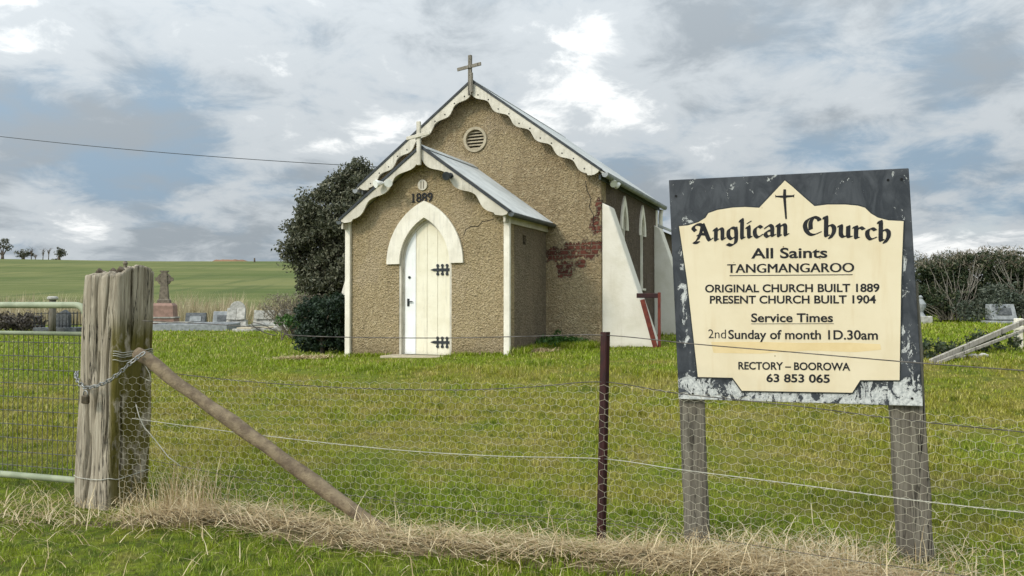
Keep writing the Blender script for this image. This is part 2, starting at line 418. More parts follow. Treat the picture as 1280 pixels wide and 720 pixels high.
def grassmat():
    k = NB('grass_blades'); p = k.pos(); col = green_at(k, p); r = k.island()
    col = k.mix(k.math('MULTIPLY', k.rng(r, .80, .92), .7), col, (.36, .30, .13))
    hs = k.n('ShaderNodeHueSaturation'); k.l(col, hs.inputs['Color']); k.l(k.rng(r, 0, .8, .65, 1.45, False), hs.inputs['Value'])
    k.fin(hs.outputs[0], .6, .25)
    tr = k.n('ShaderNodeBsdfTranslucent'); k.l(hs.outputs[0], tr.inputs[0]); mx = k.n('ShaderNodeMixShader'); mx.inputs[0].default_value = .3
    k.l(k.b.outputs[0], mx.inputs[1]); k.l(tr.outputs[0], mx.inputs[2]); k.l(mx.outputs[0], k.out.inputs[0])
    return k.m
M['grass'] = grassmat()
def groundmat():
    k = NB('pasture_ground'); p = k.pos(); near = green_at(k, p); x, y, z = k.sep(p)
    fine = k.noise(p, 30, 5, .7); near = k.mix(k.rng(fine, .35, .6), k.mix(.8, near, (.045, .04, .015)), k.mix(.45, near, (.06, .055, .02)))  # ground colour darkened to stand for shade between the blades
    # crop field on the hill: drilled rows and broad dull bands
    b1 = k.noise(k.pos((.012, .05, 0)), 1, 5, .6); b2 = k.noise(k.pos((.25, .03, 0)), 1, 6, .65); b3 = k.noise(k.pos((.03, .4, 0)), 1, 4, .7)
    fld = k.mix(k.rng(b1, .35, .65), (.075, .100, .026), (.145, .150, .052))
    fld = k.mix(k.math('MULTIPLY', k.rng(b3, .48, .65), .35), fld, (.19, .185, .085))
    fld = k.mix(k.math('MULTIPLY', k.rng(b2, .5, .65), .6), fld, (.065, .088, .028))
    t = k.rng(y, 46, 58)
    col = k.mix(t, near, fld)
    k.bump(k.noise(p, 14, 6, .7), .6, .05)
    return k.fin(col, .95, .1)
M['ground'] = groundmat()
M['mound'] = simple('matted_straw', (.22, .16, .085), (.10, .085, .035), 12, .95, 0, 1, .03)
M['dirt'] = simple('red_brown_earth', (.23, .13, .075), (.17, .10, .06), .3, .95)

# ------------------------------------------------------------------ ground
def sst(a, b, x): t = np.clip((x-a)/(b-a), 0, 1); return t*t*(3-2*t)
def gz(x, y):
    x = np.asarray(x, float); y = np.asarray(y, float)
    z = (.20 + .033*np.clip(x, -8, 8))*sst(5.5, 14, y)
    t = np.clip((y-44)/262, 0, 1); s = t*t*(3-2*t)
    az = np.arctan2(x, np.maximum(y, 1.))
    amp = 16.6*(1 - .55*sst(-.15, .35, az)) + .9*sst(-.42, -.62, az)
    z = z + amp*s - np.maximum(y-330, 0)*.05
    z = z + (.012*np.sin(x*2.3+1)*np.cos(y*1.9) + .02*np.sin(x*.83+y*.61))*sst(1.5, 4, y)*sst(16, 12, y)
    return z
def gz1(x, y): return float(gz(x, y))
def ground():
    u = np.linspace(-1, 1, 241); X = np.sinh(u*5.2)/np.sinh(5.2)*1600
    v = np.linspace(0, 1, 330); Y = -60 + 64*v + (np.sinh(v*6)/np.sinh(6))*2400
    XX, YY = np.meshgrid(X, Y); ZZ = gz(XX, YY)
    V = np.stack([XX, YY, ZZ], -1).reshape(-1, 3); nx = len(X)
    i, j = np.meshgrid(np.arange(nx-1), np.arange(len(Y)-1)); a = (j*nx+i).ravel()
    Fq = np.stack([a, a+1, a+nx+1, a+nx], -1)
    o = raw_mesh('ground', V, Fq.ravel(), np.full(len(Fq), 4), M['ground'], None, True)
    tag(o, kind='structure')
ground()

# ------------------------------------------------------------------ church
CH_L = Vector((-1.865, 16.04, 0)); YAW = -R(22.62)
church = thing('church', 'tan roughcast gabled church with scalloped white bargeboards and a white pointed door', 'church', CH_L, YAW)
CM = Matrix.Translation(CH_L) @ Matrix.Rotation(YAW, 4, 'Z'); CMI = CM.inverted()
def fr(u, v, w): return Vector((u, w, v))           # front-facing frame: u right, v up, w depth
def frs(u, v, w): return Vector((w, u, v))          # side-facing frame: u depth, v up, w right
NC, NH = .20, 3.02; Y1, Y2 = 2.22, 8.1
PA, PM, PHf = 4.46, .72, 1.955
PC, PCR, PW = .055, .10, 1.875      # porch wall centre, ridge, half width      # porch apex, pitch, half width of roof
NA, NM, NHf = 6.40, .735, 3.07
def arch(c, hw, spring, apex, n=14):
    """pointed arch from right spring to left spring"""
    h = apex - spring; Rr = (hw*hw + h*h)/(2*hw)   # circle through spring and apex, centre on spring line
    pts = []
    cx = c + hw - Rr
    a1 = math.atan2(h, c - cx)
    for i in range(n+1): a = a1*i/n; pts.append((cx + Rr*math.cos(a), spring + Rr*math.sin(a)))
    left = [(2*c - p[0], p[1]) for p in pts[::-1]]
    return pts + left[1:]
DC, DHW = .05, .625
G0 = -.25
def church_build():
    # porch front wall with door notch
    hw = PW; top = PA - .10
    ar = arch(DC, DHW, 2.10, 3.06)
    poly = [(PC+hw, G0), (PC+hw, top-PM*(PC+hw-PCR)), (PCR, top), (PC-hw, top+PM*(PC-hw-PCR)), (PC-hw, G0), (DC-DHW, G0)] + ar[::-1] + [(DC+DHW, G0)]
    b = MB(); b.prism(poly, fr, 0, .34); b.build('porch_front_wall', M['stucco'], church)
    for s in (-1, 1):
        b = MB()
        if s > 0:   # right side wall with a small vent opening
            z0, z1 = 2.46, 2.66; ya, yb = .80, .98
            b.prism([(.342, G0), (Y1-.002, G0), (Y1-.002, z0), (.342, z0)], frs, PC+hw-.3, PC+hw)
            b.prism([(.342, z1), (Y1-.002, z1), (Y1-.002, 2.98), (.342, 2.98)], frs, PC+hw-.3, PC+hw)
            b.prism([(.342, z0), (ya, z0), (ya, z1), (.342, z1)], frs, PC+hw-.3, PC+hw)
            vb = MB(); vb.box2((PC+hw-.29, ya-.02, z0-.02), (PC+hw-.2, yb+.02, z1+.02)); vb.build('vent_shade_box', M['dark'], church)  # dark box added behind the opening to stand for its unlit inside
            b.prism([(yb, z0), (Y1-.002, z0), (Y1-.002, z1), (yb, z1)], frs, PC+hw-.3, PC+hw)
        else:
            b.prism([(.342, G0), (Y1-.002, G0), (Y1-.002, 2.98), (.342, 2.98)], frs, PC-hw, PC-hw+.3)
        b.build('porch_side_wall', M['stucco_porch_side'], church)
    # nave front wall, two halves round the louvre
    lx, lz, lr = .16, 0, .27
    p = CMI @ at(596, 174, 18.0); lz = 1.25 + (378-174)/F*18.05
    top = NA - .10
    def semi(s, n=12): return [(lx + s*lr*math.sin(math.pi*i/n), lz - lr*math.cos(math.pi*i/n)) for i in range(n+1)]
    for s in (1, -1):
        zt = top - NM*abs(lx-NC); xe = NC + s*NH
        poly = [(lx, G0), (xe, G0), (xe, top-NM*NH)] + ([(NC, top)] if s < 0 else []) + [(lx, zt)] + semi(s)[::-1]
        b = MB(); b.prism(poly, fr, Y1, Y1+.40); b.build('nave_front_wall', M['stucco_nave'], church)
    # louvre
    b = MB(); n = 32
    for r0, r1, y0, y1 in ((.235, .30, Y1-.035, Y1+.2),):
        ri = [(lx+r0*math.cos(2*math.pi*i/n), lz+r0*math.sin(2*math.pi*i/n)) for i in range(n)]
        ro = [(lx+r1*math.cos(2*math.pi*i/n), lz+r1*math.sin(2*math.pi*i/n)) for i in range(n)]
        for i in range(n):
            j = (i+1) % n; b.prism([ri[i], ro[i], ro[j], ri[j]], fr, y0, y1)
    lv = b.build('round_louvre', M['buff'], church)
    b = MB()
    for i in range(6):
        z = lz - .19 + i*.076; c = math.sqrt(max(.24**2-(z-lz)**2, .01))
        b.box((lx, Y1+.05, z), (2*c-.012, .085, .012), Matrix.Rotation(R(38), 3, 'X'))
    b.build('slat', M['buff'], lv)
    b = MB(); b.lathe([(.268, .20), (.268, .24)], (lx, Y1, lz), 24, 'Y'); b.build('dark_backing', M['dark'], lv)
    # nave right side wall with two lancet windows; left wall plain
    xr = NC + NH; WZ0, WS, WA, WHW = 1.57, 3.02, 3.60, .20
    wins = (4.20, 6.14); ztop = top - NM*NH - .01
    b = MB(); y = Y1 + .402
    for wy in wins:
        b.prism([(y, G0), (wy-WHW, G0), (wy-WHW, ztop), (y, ztop)], frs, xr-.38, xr)
        b.prism([(wy-WHW, G0), (wy+WHW, G0), (wy+WHW, WZ0), (wy-WHW, WZ0)], frs, xr-.38, xr)
        ar = arch(wy, WHW, WS, WA, 8)
        b.prism([(wy+WHW, ztop), (wy-WHW, ztop)] + ar[::-1], frs, xr-.38, xr)
        y = wy + WHW
    b.prism([(y, G0), (Y2, G0), (Y2, ztop), (y, ztop)], frs, xr-.38, xr)
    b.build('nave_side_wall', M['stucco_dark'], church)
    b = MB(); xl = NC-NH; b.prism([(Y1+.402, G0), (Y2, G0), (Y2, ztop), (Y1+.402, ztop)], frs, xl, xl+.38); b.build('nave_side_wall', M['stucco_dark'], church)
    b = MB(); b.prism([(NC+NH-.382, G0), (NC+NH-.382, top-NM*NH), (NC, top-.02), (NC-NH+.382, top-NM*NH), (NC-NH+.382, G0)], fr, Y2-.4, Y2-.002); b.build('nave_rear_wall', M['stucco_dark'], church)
    for wy in wins:
        w = MB(); ar0 = arch(wy, WHW, WS, WA, 8); ar1 = arch(wy, WHW+.15, WS, WA+.25, 8)
        for i in range(len(ar0)-1):
            w.prism([ar0[i], ar1[i], ar1[i+1], ar0[i+1]], frs, xr-.02, xr+.04)
        wo = w.build('window', M['white'], church)
        f = MB()   # white reveal lining + sill
        ar2 = arch(wy, WHW-.035, WS, WA-.05, 8)
        out = [(wy+WHW-.003, WZ0)] + arch(wy, WHW-.003, WS, WA-.004, 8) + [(wy-WHW+.003, WZ0)]
        inn = [(wy+WHW-.03, WZ0)] + arch(wy, WHW-.03, WS, WA-.045, 8) + [(wy-WHW+.03, WZ0)]
        for i in range(len(out)-1): f.prism([inn[i], out[i], out[i+1], inn[i+1]], frs, xr-.22, xr-.022)
        f.build('frame', M['white'], wo)
        s = MB(); s.box2((xr-.2, wy-WHW+.003, WZ0-.002), (xr+.06, wy+WHW-.003, WZ0+.05)); s.build('sill', M['white'], wo)
        g = MB(); g.prism([(wy+WHW-.031, WZ0+.05)] + arch(wy, WHW-.031, WS, WA-.046, 8) + [(wy-WHW+.031, WZ0+.05)], frs, xr-.19, xr-.18)
        g.build('pane', M['glass'], wo)
    # vestry at the far end with a lean-to roof
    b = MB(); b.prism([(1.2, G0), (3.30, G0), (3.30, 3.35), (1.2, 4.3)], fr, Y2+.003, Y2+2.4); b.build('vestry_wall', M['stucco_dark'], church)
    b = MB(); b.prism([(1.1, 4.42), (3.50, 3.34), (3.50, 3.41), (1.1, 4.49)], fr, Y2+.003, Y2+2.6); b.build('vestry_roof', M['zinc'], church)
    # roofs: corrugated sheets
    def roof(name, cx, apex, m, hw, y0, y1, cut=None):
        for s in (-1, 1):
            b = MB(); n = int((y1-y0)/.0127); ys = [y0+(y1-y0)*i/n for i in range(n+1)]
            nr = 6; vs = []
            nx, nz = m/math.hypot(1, m), 1/math.hypot(1, m)
            for j in range(nr+1):
                t = j/nr
                for i, y in enumerate(ys):
                    h = .009*math.sin((y-y0)/.0762*2*math.pi) + .012
                    vs.append(Vector((cx + s*(hw*t + nx*h), y, apex - m*hw*t + nz*h)))
            fs = [(j*(n+1)+i, j*(n+1)+i+1, (j+1)*(n+1)+i+1, (j+1)*(n+1)+i) for j in range(nr) for i in range(n)]
            b.add(vs, fs, True)
            o = b.build(name, M['zinc'], church, fix=False)
            d = MB(); d.prism([(cx, apex-.05), (cx+s*hw*.995, apex-.05-m*hw), (cx+s*hw*.995, apex-.008-m*hw), (cx, apex-.008)], fr, y0+.01, y1-.01)
            d.build('roof_boarding', M['trim'], o)
        b = MB()    # ridge capping
        for s in (-1, 1):
            b.prism([(cx, apex+.035), (cx+s*.14, apex+.035-m*.14), (cx+s*.14, apex+.045-m*.14), (cx, apex+.045)], fr, y0-.02, y1)
        b.build('ridge_cap', M['zinc'], church)
    roof('porch_roof', PCR, PA, PM, PHf+.04, -.26, Y1-.005)
    roof('nave_roof', NC, NA, NM, NHf+.12, Y1-.28, Y2+.25)
    # bargeboards
    def barge(cx, apex, m, hw, y, lobes, base, amp, holes, endr):
        for s in (-1, 1):
            L = hw*math.hypot(1, m); tx, tz = 1/math.hypot(1, m), -m/math.hypot(1, m); nx, nz = tz, -tx   # along, inward normal
            top, bot = [], []
            n = lobes*16
            for i in range(n+1):
                l = L*i/n; ph = (l/L*lobes) % 1.0 if i < n else 1.0
                # ogee lobe: quick rise from the hollow, long full belly
                w = base + amp*(-math.cos(2*math.pi*(ph**.85)))
                if i > n-5: w = w*math.sqrt(max(0, 1-((i-(n-5))/5.0)**2))*.98 + .05
                bot.append((l, w)); top.append((l, 0))
            def P(l, w): 
                X = tx*l + nx*w; Z = apex + tz*l + nz*w
                if X < 0: Z += 0; X = max(X, 0.0)
                return (cx + s*X, Z)
            b = MB()
            for i in range(n):
                q = [P(*top[i]), P(*top[i+1]), P(*bot[i+1]), P(*bot[i])]
                b.prism(q, fr, y, y+.035)
            bo = b.build('bargeboard', M['trim'], church)
            h = MB(); hs = []
            for k in range(lobes):
                for q in ((.52, base*.78), (.98, base*.55)) if holes else ():
                    l = L*(k+q[0])/lobes
                    if l > L-.1 and q[0] > .9: continue
                    x, z = P(l, q[1]); h = MB(); h.lathe([(.017, -.004), (.017, .0)], (x, y-.0015, z), 10, 'Y'); h.build('drilled_hole', M['dark'], bo)
            c = MB(); q = [P(-.0, -.052), P(L+.02, -.052), P(L+.02, -.002), P(-.0, -.002)]
            c.prism(q, fr, y-.02, y+.10); c.build('barge_capping', M['black'], church)
    barge(PCR, PA-.035, PM, PHf, -.29, 3, .165, .06, False, .1)
    barge(NC, NA-.035, NM, NHf, Y1-.31, 6, .20, .048, True, .1)
    # door surround, door
    b = MB(); a0 = arch(DC, DHW-.03, 2.06, 3.02); a1 = arch(DC, DHW+.28, 2.06, 3.37)
    for i in range(len(a0)-1): b.prism([a0[i], a1[i], a1[i+1], a0[i+1]], fr, -.05, -.003)
    b.build('door_surround', M['white'], church)
    b = MB()
    def lining(hwo, ao, hwi, ai, y0, y1):
        out = [(DC+hwo, G0)] + arch(DC, hwo, 2.10, ao) + [(DC-hwo, G0)]; inn = [(DC+hwi, G0)] + arch(DC, hwi, 2.10, ai) + [(DC-hwi, G0)]
        for i in range(len(out)-1): b.prism([inn[i], out[i], out[i+1], inn[i+1]], fr, y0, y1)
    lining(DHW-.002, 3.057, DHW-.05, 2.99, .012, .09); lining(DHW-.003, 3.056, DHW-.09, 2.93, .092, .17)
    b.build('door_frame', M['trim'], church)
    dhw, dap = DHW-.092, 2.925; full = [(p[0], p[1]) for p in arch(DC, dhw, 2.10, dap, 24)]
    def topz(x):
        for i in range(len(full)-1):
            xa, xb = full[i][0], full[i+1][0]
            if xb <= x <= xa: 
                t = (xa-x)/(xa-xb+1e-9); return full[i][1]*(1-t)+full[i+1][1]*t
        return full[-1][1] if x < DC else full[0][1]
    door = None
    xs = [DC-dhw, DC-dhw+.265, DC-dhw+.53, DC-dhw+.78, DC+dhw]
    for i in range(4):
        x0, x1 = xs[i]+.004, xs[i+1]-.004; st = [x0+(x1-x0)*k/10 for k in range(11)]
        poly = [(x0, .16), (x1, .16)] + [(x, topz(x)) for x in st[::-1]]
        b = MB(); b.prism(poly, fr, .105 if i else .098, .155)
        if door is None:
            bb = MB(); bb.prism([(DC-dhw, .15), (DC+dhw, .15)] + full, fr, .14, .165); door = bb.build('door', M['white'], church)
        b.build('plank', M['doorcream'] if i else M['doorwhite'], door)
    def strap(z):
        b = MB(); x1 = DC+dhw-.002
        b.box2((x1-.36, .088, z-.028), (x1, .103, z+.028))
        b.prism([(x1-.36, z-.03), (x1-.36, z+.03), (x1-.45, z)], fr, .088, .103)
        for dx in (.06, .17, .28):
            for s in (-1, 1):
                b.prism([(x1-dx-.022, z+s*.029), (x1-dx+.022, z+s*.029), (x1-dx+.014, z+s*.07), (x1-dx-.014, z+s*.07)], fr, .088, .103)
                b.lathe([(.033, .0), (.033, .015)], (x1-dx, .086, z+s*.088), 12, 'Y')
        b.build('strap_hinge', M['black'], door)
    strap(.42); strap(1.93)
    b = MB(); b.box2((xs[0]+.06, .085, 1.17), (xs[0]+.11, .097, 1.33)); b.bar((xs[0]+.085, .06, 1.27), (xs[0]+.20, .06, 1.27), .02); b.bar((xs[0]+.085, .06, 1.27), (xs[0]+.085, .09, 1.27), .02)
    b.build('door_handle', M['black'], door)
    b = MB(); b.lathe([(.03, 0), (.03, .014)], (xs[0]+.11, .083, 1.78), 12, 'Y'); b.build('lock', M['black'], door)
    # threshold slab
    b = MB(); b.box2((DC-.74, -.55, -.05), (DC+.66, -.003, .155)); b.build('doorstep', M['concrete'], church, bevel=.012)
    # round vent + 1889
    b = MB(); b.lathe([(.112, -.03), (.112, -.003)], (0, 0, 3.705), 24, 'Y'); v = b.build('round_vent', M['trim'], church)
    b = MB()
    for dx, hh in ((-.03, .075), (.03, .075)): b.box2((dx-.011, -.0325, 3.705-hh), (dx+.011, -.0312, 3.705+hh))
    b.build('slot', M['vslot'], v)
    # 1889 in iron
    tx = text_mesh('1889'); fit_text(tx, -.235, .235, 3.352, .185, lambda u, v, w: Vector((u+.0, -.012-w, v)), .010, 'numerals', M['ink'], church, True, .022)
    # downpipes and corner boards
    for s in (-1, 1):
        b = MB(); b.box2((PC+s*(PW+.004)-.065, -.075, G0), (PC+s*(PW+.004)+.065, -.003, 3.02)); b.build('corner_board', M['white'], church, bevel=.008)
    # porch gutters + fascia
    for s in (-1, 1):
        xo = PCR+s*(PHf+.04); ze = PA - PM*(PHf+.04)
        b = MB(); b.box2((PC+s*(PW+.005), -.24, ze-.19), (PC+s*(PW+.048), Y1-.01, ze-.06)); b.build('fascia', M['trim'], church)
        pts = [(xo+s*.065*math.cos(a)+s*.02, ze-.03+.065*math.sin(a)) for a in [math.pi+math.pi*i/8 for i in range(9)]]
        b = MB(); b.prism(pts + [(p[0], p[1]) for p in [(xo+s*.085, ze-.02), (xo-s*.045, ze-.02)]], fr, -.27, Y1-.02); b.build('gutter', M['guttr'], church)
    for s in (-1, 1):
        xo = NC+s*(NHf+.12); ze = NA-NM*(NHf+.12)
        pts = [(xo+s*.07*math.cos(a)-s*.0, ze-.03+.075*math.sin(a)) for a in [math.pi+math.pi*i/8 for i in range(9)]]
        b = MB(); b.prism(pts + [(xo+s*.07, ze-.005), (xo-s*.07, ze-.005)], fr, Y1-.3, Y2+.26); b.build('gutter', M['zincgut'], church)
        b = MB(); b.box2((NC+s*(NH+.003), Y1-.2, ze-.13), (NC+s*(NH+.05), Y2+.1, ze-.02)); b.build('fascia', M['guttr'], church)
    b = MB(); b.tube([(NC+NH+.10, Y2+.12, 3.95), (NC+NH+.07, Y2+.12, 3.8), (NC+NH+.07, Y2+.12, .1)], .06, 10); b.build('downpipe', M['white'], church)
    b = MB(); b.box2((NC+NH+.003, Y2-.25, 0), (NC+NH+.02, Y2-.02, 3.9)); b.build('corner_board', M['white'], church)
    # buttresses
    for s in (-1, 1):
        for y0 in (Y1+.03, Y2-.50):
            xw = NC+s*(NH+.002)
            poly = [(xw, G0), (xw+s*1.30, G0), (xw+s*1.19, .33), (xw+s*.17, 3.36), (xw, 3.45)]
            b = MB(); b.prism(poly, fr, y0, y0+.45); b.build('buttress', M['limewash'], church, bevel=.02)
    # crosses
    b = MB(); zc = NA
    b.bar((NC-.005, Y1-.37, zc-.36), (NC+.0, Y1-.37, zc+.57), .085, .06, up=(0, 1, 0)); b.bar((NC-.31, Y1-.415, zc+.255), (NC+.30, Y1-.415, zc+.325), .028, .08, up=(0, 0, 1))
    b.bar((NC+.05, Y1-.372, zc-.3), (NC+.05, Y1-.372, zc+.16), .035, .05, up=(0, 1, 0))
    b.build('gable_cross', M['crosswood'], church, bevel=.006)
    b = MB(); zc = PA
    b.bar((PCR, -.345, zc-.40), (PCR-.01, -.345, zc+.50), .085, .055, up=(0, 1, 0)); b.bar((PCR-.27, -.388, zc+.16), (PCR+.27, -.388, zc+.235), .03, .07, up=(0, 0, 1))
    b.build('gable_cross', M['trim'], church, bevel=.006)
    # floodlights
    def flood(x, y, z, two, lm):
        b = MB(); b.lathe([(.06, -.03), (.06, 0)], (x, y, z), 14, 'Y'); fl = b.build('floodlight', lm, church)
        for s in ((-1, 1) if two else (0,)):
            d = Vector((s*.5, -1, -.25)).normalized(); c = Vector((x + s*.09, y-.06, z)) 
            b = MB(); b.tube([Vector((x, y-.02, z)), c, c+d*.03, c+d*.12, c+d*.15], [.02, .035, .05, .085, .085], 14); b.build('lamp_head', lm, fl)
    flood(PCR-.80, -.292, PA-.035-PM*.78-.12, True, M['lampwhite'])
    flood(PCR+.70, -.292, PA-.035-PM*.72-.10, False, M['black'])
    b = MB(); b.tube([(NC+NH+.0, Y1+.5, 4.02), (NC+NH+.12, Y1+.5, 3.98)], .03, 10); fl = b.build('floodlight', M['lampwhite'], church)
    for s in (-1, 1):
        b = MB(); c = Vector((NC+NH+.12, Y1+.5+s*.08, 3.97)); d = Vector((.5, s*.6, -.5)).normalized()
        b.tube([c, c+d*.03, c+d*.12, c+d*.15], [.035, .05, .085, .085], 14); b.build('lamp_head', M['lampwhite'], fl)
    # crack in the porch render
    b = MB(); pts = [(.95, 2.62), (1.0, 2.74), (1.12, 2.80), (1.28, 2.79), (1.36, 2.88), (1.52, 2.90), (1.62, 2.93)]
    for p, q in zip(pts, pts[1:]): b.bar((p[0], -.0, p[1]), (q[0], -.0, q[1]), .008, .012, up=(0, 0, 1))
    b.build('crack', M['dark'], church)
    b = MB(); pts = [(2.86, 3.95), (2.90, 3.72), (2.99, 3.55), (2.95, 3.36), (3.05, 3.16), (3.03, 2.98), (3.1, 2.8)]
    for p, q in zip(pts, pts[1:]): b.bar((p[0], Y1, p[1]), (q[0], Y1, q[1]), .010, .014, up=(0, 0, 1))
    b.build('crack', M['dark'], church)

# text helpers -----------------------------------------------------
def text_mesh(s, bold=0.0, space=1.0):
    cu = bpy.data.curves.new('txt', 'FONT'); cu.body = s; cu.offset = bold; cu.space_character = space; cu.resolution_u = 6
    o = bpy.data.objects.new('txt', cu); COL.objects.link(o)
    dg = bpy.context.evaluated_depsgraph_get(); me = bpy.data.meshes.new_from_object(o.evaluated_get(dg))
    V = np.array([v.co[:] for v in me.vertices]); Fs = [list(p.vertices) for p in me.polygons]
    bpy.data.objects.remove(o); bpy.data.curves.remove(cu); bpy.data.meshes.remove(me)
    return V, Fs
CAPH = None
def cap_height():
    global CAPH
    if CAPH is None: V, _ = text_mesh('H'); CAPH = float(V[:, 1].max())
    return CAPH
def fit_text(tx, u0, u1, base, caph, frame, thick, name, mat, parent, serif1=False, faux=0):
    """place glyph outlines as thin raised letters between u0..u1 on a baseline"""
    V, Fs = tx; ch = cap_height(); x0, x1 = V[:, 0].min(), V[:, 0].max()
    bf = base if callable(base) else (lambda u: base)
    n = len(V); vs = []; b = MB()
    for q in ((-1, 1) if faux else ()):      # heavier stems: the same strokes again, a hair to each side
        o = [frame(u0 + (x-x0)/(x1-x0)*(u1-u0) + q*faux*caph, bf(u0) + y/ch*caph + (bf(u1)-bf(u0))*(x-x0)/(x1-x0), thick - (.00006 if q < 0 else .00003)) for x, y, z in V]
        b.add(o, Fs)
    for w in (0, thick):
        for x, y, z in V:
            u = u0 + (x-x0)/(x1-x0)*(u1-u0); vs.append(frame(u, bf(u) + y/ch*caph, w))
    from collections import Counter
    ec = Counter()
    for f in Fs:
        for a, c in zip(f, f[1:]+f[:1]): ec[(min(a, c), max(a, c))] += 1
    fs = [f for f in Fs] and [[i+n for i in f] for f in Fs]
    for f in Fs:
        for a, c in zip(f, f[1:]+f[:1]):
            if ec[(min(a, c), max(a, c))] == 1: fs.append([a, c, c+n, a+n])
    b.add(vs, fs)
    if serif1:
        w = (u1-u0)
        b.box2((u0-.022, -.0225, base-.002), (u0+.058, -.0125, base+.020)); b.box2((u0-.022, -.0222, base+caph-.022), (u0+.012, -.0122, base+caph))
    return b.build(name, mat, parent)
def split_words(V, Fs, gap):
    iv = sorted((min(V[i][0] for i in f), max(V[i][0] for i in f), k) for k, f in enumerate(Fs)); groups = []; end = -9
    for a, c, k in iv:
        if a-end > gap: groups.append([])
        groups[-1].append(k); end = max(end, c)
    for g in groups:
        ids = sorted({i for k in g for i in Fs[k]}); mp = {i: j for j, i in enumerate(ids)}
        yield V[ids], [[mp[i] for i in Fs[k]] for k in g]
M['vslot'] = simple('vent_slot_shadow', (.20, .18, .14), (.16, .14, .11), 8, .9)
M['zincgut'] = simple('weathered_zinc_gutter', (.30, .31, .30), (.20, .21, .21), 6, .6)
M['buff'] = simple('faded_buff_paint', (.42, .36, .25), (.31, .265, .185), 8, .85)
M['guttr'] = simple('dark_gutter_paint', (.05, .06, .062), (.08, .09, .09), 6, .5)
church_build()

